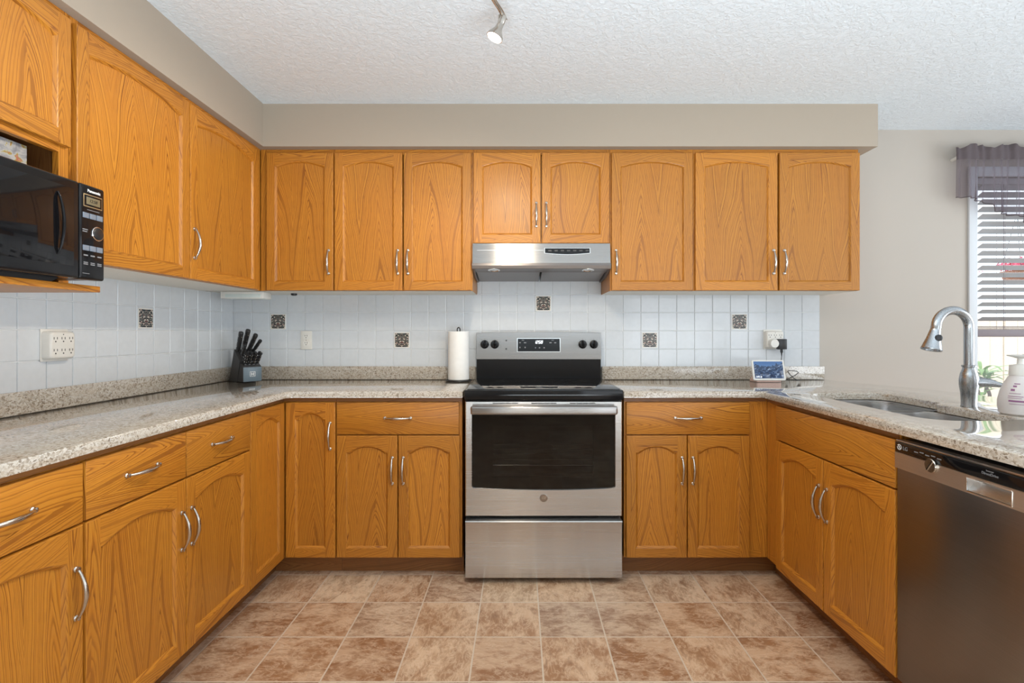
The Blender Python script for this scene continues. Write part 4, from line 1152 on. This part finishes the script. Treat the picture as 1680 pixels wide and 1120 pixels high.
m.box(lx-.0005, ly-.0012, lz-.004, lx, ly+.0012, lz+.004); m.box(lx-.0005, ly-.0048, lz-.004, lx, ly, lz-.0022); m.box(lx-.0005, ly+.0022, lz+.0018, lx, ly+.0046, lz+.0042)
m.build('round_emblem', WHITETXT, cs, world=True)
text('maker_lettering', 'LG', .016, GREYTXT, cs, (lx-.0002, -1.539, lz-.001), ROTR, world=True)
m = MB()
for k in range(5):
    yy = -1.582-k*.021; m.box(lx-.0004, yy-.0075, lz-.002+.003*(k % 2), lx, yy+.0075, lz+.001+.003*(k % 2))
m.build('cycle_lettering', GREYTXT, cs, world=True)
text('feature_lettering', 'Inverter', .0065, GREYTXT, cs, (lx-.0002, -1.822, .8545), ROTR, world=True)
text('feature_lettering', 'DirectDrive', .0095, GREYTXT, cs, (lx-.0002, -1.822, .8465), ROTR, world=True)

# ================================================================== WINDOW DRESSING
bl = thing('window_blind', 'grey horizontal slatted blind, half lowered in the window', 'blind', ((WX0+WX1)/2, .03, 1.2))
bx0, bx1 = WX0+.018, WX1-.012
m = MB(); zt_, zb_ = 2.105, 1.268; ns = 19
ca, sa = math.cos(R(27)), math.sin(R(27))
zlist = []
zz = zt_
while zz > zb_: zlist.append(zz); zz -= .0452
for zz in zlist:
    for k in range(1):
        a = (.034-.0245*ca, zz+.0245*sa); b = (.034+.0245*ca, zz-.0245*sa)
        nx, nz = sa*.0014, ca*.0014
        m.prism([(a[0]-nx, a[1]-nz), (b[0]-nx, b[1]-nz), (b[0]+nx, b[1]+nz), (a[0]+nx, a[1]+nz)], 'x', WX0+.053, bx1)
m.build('slat_panel', BLINDM, bl, world=True)
m = MB(); m.box(bx0, .006, 2.118, bx1, .060, 2.158, .003); m.build('head_rail', BLINDM, bl, world=True)
m = MB(); m.box(bx0-.006, .004, 1.180, bx1, .064, 1.226, .005)
for k in range(3): m.box(bx0-.002, .006+.002*k, 1.228+k*.007, bx1, .062, 1.232+k*.007, .001)
m.build('bottom_rail', BLINDR, bl, world=True)
m = MB()
for x in (bx0+.165, bx1-.165):
    for yy in (.0115, .0585): m.cyl((x, yy, 1.20), (x, yy, 2.12), .0012, 6)
    m.cyl((x+.03, .034, 1.20), (x+.03, .034, 2.12), .001, 6)
m.build('ladder_cords', BLINDR, bl, world=True)

rod = thing('curtain_rod', 'white curtain rod above the window', 'curtain rod', (2.62, -.07, 2.27))
m = MB(); m.tube([(2.648, -.001, 2.262), (2.640, -.050, 2.262), (2.642, -.068, 2.262), (2.66, -.076, 2.262), (4.08, -.076, 2.262), (4.10, -.07, 2.262), (4.108, -.055, 2.262), (4.108, -.001, 2.262)], .0095, 10, 1.0); m.build('rod', WHITE, rod, world=True)
va = thing('sheer_valance', 'sheer plum-grey ruffled valance gathered on the rod over the blind', 'valance', (3.35, -.08, 2.0))
VX0, VX1 = 2.604, 4.10
BOT = [(0, 2.013), (.10, 2.004), (.165, 1.985), (.195, 1.965), (.21, 1.925), (.30, 1.912), (.40, 1.885), (.44, 1.84), (.55, 1.80), (.748, 1.78)]
def zbot(x):
    d = min(x-VX0, VX1-x)
    for (a, za), (b, zb2) in zip(BOT, BOT[1:]):
        if a <= d <= b: return za+(zb2-za)*(d-a)/(b-a)
    return BOT[-1][1]
rv = random.Random(3)
ph_ = [rv.uniform(0, 6.28) for _ in range(6)]
def wav(x, amp): return amp*(math.sin(x*48+ph_[0]+1.3*math.sin(x*9+ph_[1]))*.6+.4*math.sin(x*131+ph_[2]))
NX = 260
def sheet(zf0, zf1, rows, ampf, y0, mat, name, ruff=0):
    m = MB(); rings = []
    for i in range(NX+1):
        x = VX0+(VX1-VX0)*i/NX; col = []
        for r in range(rows+1):
            t = r/rows; z_ = zf0(x)+(zf1(x)-zf0(x))*t
            col.append((x+(.006*math.sin(x*40) if ruff else 0), y0+wav(x, ampf(t))-(.012*math.sin(PI*i/NX)**.2), z_))
        rings.append(col)
    vs = [[m.bm.verts.new(p) for p in c] for c in rings]; fs = []
    for a, b in zip(vs, vs[1:]):
        for r in range(rows): fs.append(m.bm.faces.new((a[r], b[r], b[r+1], a[r+1])))
    m.paint(fs); return m.build(name, mat, va, world=True, sharp=80)
sheet(zbot, lambda x: 2.238, 18, lambda t: .030-.020*t, -.085, SHEER, 'sheer_panel')
sheet(lambda x: 2.236, lambda x: 2.283, 5, lambda t: .007+.002*math.sin(t*PI), -.089, SHEER2, 'rod_pocket', 1)
sheet(lambda x: 2.283, lambda x: 2.318+.010*math.sin(x*33)+.006*math.sin(x*71), 5, lambda t: .007+.011*t, -.088, SHEER2, 'ruffle', 1)
m = MB(); vs = []
pts = [(VX0+(VX1-VX0)*i/NX, -.085+wav(VX0+(VX1-VX0)*i/NX, .030)-.012*math.sin(PI*i/NX)**.2, zbot(VX0+(VX1-VX0)*i/NX)) for i in range(NX+1)]
m.tube(pts, .0026, 6); m.build('hem', SHEER2, va, world=True)

# ================================================================== CEILING TRACK LIGHT
tl = thing('track_light', 'brushed nickel ceiling spotlight bar with a lit adjustable head', 'ceiling light', (0, -1.8, ZC))
m = MB(); m.lathe([(.065, 0), (.065, .018), (.058, .024), (.001, .025)], (-.04, -1.95, ZC-.0005), (0, 0, -1), 32); m.cyl((-.04, -1.95, ZC-.02), (-.04, -1.95, 2.36), .006); m.build('canopy', NICKEL, tl, world=True)
m = MB()
bp = bez([(-.060, -1.235, 2.368), (-.075, -1.265, 2.383), (-.098, -1.32, 2.388), (-.12, -1.42, 2.385), (-.115, -1.6, 2.375), (-.06, -1.85, 2.36), (.0, -2.1, 2.36), (.05, -2.4, 2.37), (.02, -2.65, 2.38)], 80)
m.tube(bp, .0062, 12); m.tube([p+Vector((.012, .0, -.004)) for p in bp[:40]], .0025, 8)
m.build('bar', NICKEL, tl, world=True)
def head(p, d, lit, energy):
    p = Vector(p); d = Vector(d).normalized()
    m = MB(); m.lathe([(.004, -.030), (.012, -.026), (.013, .0), (.0115, .004), (.0125, .008), (.0135, .022), (.020, .036), (.0295, .052), (.031, .060), (.0285, .061)], p, d, 28, caps=(True, False))
    m.box(p.x-.010, p.y-.006, p.z-.004, p.x+.010, p.y+.006, p.z+.030, .003)
    h = m.build('lamp_head', NICKEL, tl, world=True)
    m = MB(); m.lathe([(.0285, 0), (.015, .003), (.001, .004)], p+d*.058, d, 24, caps=(False, False)); m.build('lens', LENS, h, world=True)
    ld = bpy.data.lights.new('spot_bulb', 'SPOT'); ld.energy = energy; ld.color = (1, .85, .66); ld.shadow_soft_size = .022; ld.spot_size = R(150); ld.spot_blend = .35
    lo = bpy.data.objects.new('spot_bulb', ld); COL.objects.link(lo); lo.parent = h
    lo.location = p+d*.075 - wm(h).translation
    lo.rotation_euler = d.to_track_quat('-Z', 'Y').to_euler()
head((-.070, -1.245, 2.345), (-.42, -.06, -1.0), True, 20)
head((-.10, -1.66, 2.335), (-.25, .35, -1.0), True, 20)
head((.03, -2.10, 2.320), (.35, .35, -1.0), True, 20)

# ================================================================== OUTSIDE
m = MB(); m.box(0, .13, -.15, 8.5, 6, -.10); m.build('ground', PATIO, kind='structure')
fe = thing('garden_fence', 'pale board fence beyond the window', 'fence', (5, 2.4, -.1))
m = MB()
for k in range(34):
    x = 2.6+k*.148; m.box(x, 2.40+.004*(k % 3), -.10, x+.142, 2.42+.004*(k % 3), 1.36, .003)
m.build('boards', FENCE, fe, world=True)
m = MB(); m.box(2.6, 2.43, .2, 7.6, 2.47, .29); m.box(2.6, 2.43, 1.0, 7.6, 2.47, 1.09); m.build('rails', FENCE, fe, world=True)
plx, ply = 3.44, .62
pp = thing('potted_plant', 'green strappy-leaved plant outside the window, seen behind the faucet', 'plant', (plx, ply, -.1))
m = MB(); m.lathe([(.11, 0), (.15, .26), (.16, .27), (.16, .30), (.14, .30), (.13, .27), (.001, .27)], (plx, ply, -.0995), (0, 0, 1), 24); m.build('pot', POT, pp, world=True)
m = MB(); m.tube(bez([(plx, ply, .16), (plx+.02, ply, .4), (plx-.02, ply, .62), (plx+.015, ply, .74), (plx-.01, ply, .80)], 20), .011, 8); m.tube(bez([(plx-.03, ply, .17), (plx-.06, ply, .45), (plx-.05, ply, .70), (plx-.075, ply, .80)], 16), .007, 8); m.build('stem', BARK, pp, world=True)
rl = random.Random(5); m = MB()
for k in range(46):
    a = rl.uniform(0, 2*PI); s = rl.uniform(.12, .30); b0 = Vector((plx-.03+rl.uniform(-.05, .05), ply+rl.uniform(-.03, .03), rl.uniform(.74, .92)))
    up = rl.uniform(.3, 1.0); pv = Vector((math.cos(a), math.sin(a), 0)); sd_ = Vector((-math.sin(a), math.cos(a), 0))
    L1, R1 = [], []
    for i in range(7):
        t = i/6; c = b0+pv*s*t+Vector((0, 0, s*(up*t-up*.9*t*t)))
        wd = .013*math.sin(PI*(.12+.88*t))**.8+.0006
        L1.append(c-sd_*wd+Vector((0, 0, .003))); R1.append(c+sd_*wd+Vector((0, 0, .003)))
    for i in range(6): m.face([L1[i], R1[i], R1[i+1], L1[i+1]])
m.build('leaves', LEAF, pp, world=True, kind='stuff')
hb_ = thing('hanging_flower_basket', 'pink blossoms hanging outside, glimpsed through the blind slats', 'flower basket', (3.75, .9, 1.5))
fxp, fyp, fzp = (1668-853)/832*3.95, .84, 1.208+(545-445)/832*3.95
m = MB(); m.lathe([(.03, -.10), (.08, -.06), (.10, 0), (.09, 0), (.02, -.02)], (fxp, fyp, fzp), (0, 0, 1), 20); m.build('basket', POT, hb_, world=True)
m = MB()
for a in range(3): m.tube([(fxp+.095*math.cos(a*2.1), fyp+.095*math.sin(a*2.1), fzp), (fxp, fyp, fzp+.45)], .0018, 5)
m.tube([(fxp, fyp, fzp+.44), (fxp, fyp, 2.75)], .002, 5); m.build('hanger', BLACKP, hb_, world=True)
m = MB()
for k in range(60):
    c = Vector((fxp+rl.gauss(0, .06), fyp+rl.gauss(0, .05), fzp+.02+abs(rl.gauss(0, .035))))
    for j in range(5):
        a = j*2*PI/5+rl.uniform(0, 1); v1 = Vector((math.cos(a), .5*rl.uniform(-1, 1), math.sin(a)))*.022; v2 = Vector((math.cos(a+.7), .3, math.sin(a+.7)))*.022
        m.face([c, c+v1, c+(v1+v2)*.62, c+v2])
m.build('blossoms', PINK, hb_, world=True, kind='stuff')
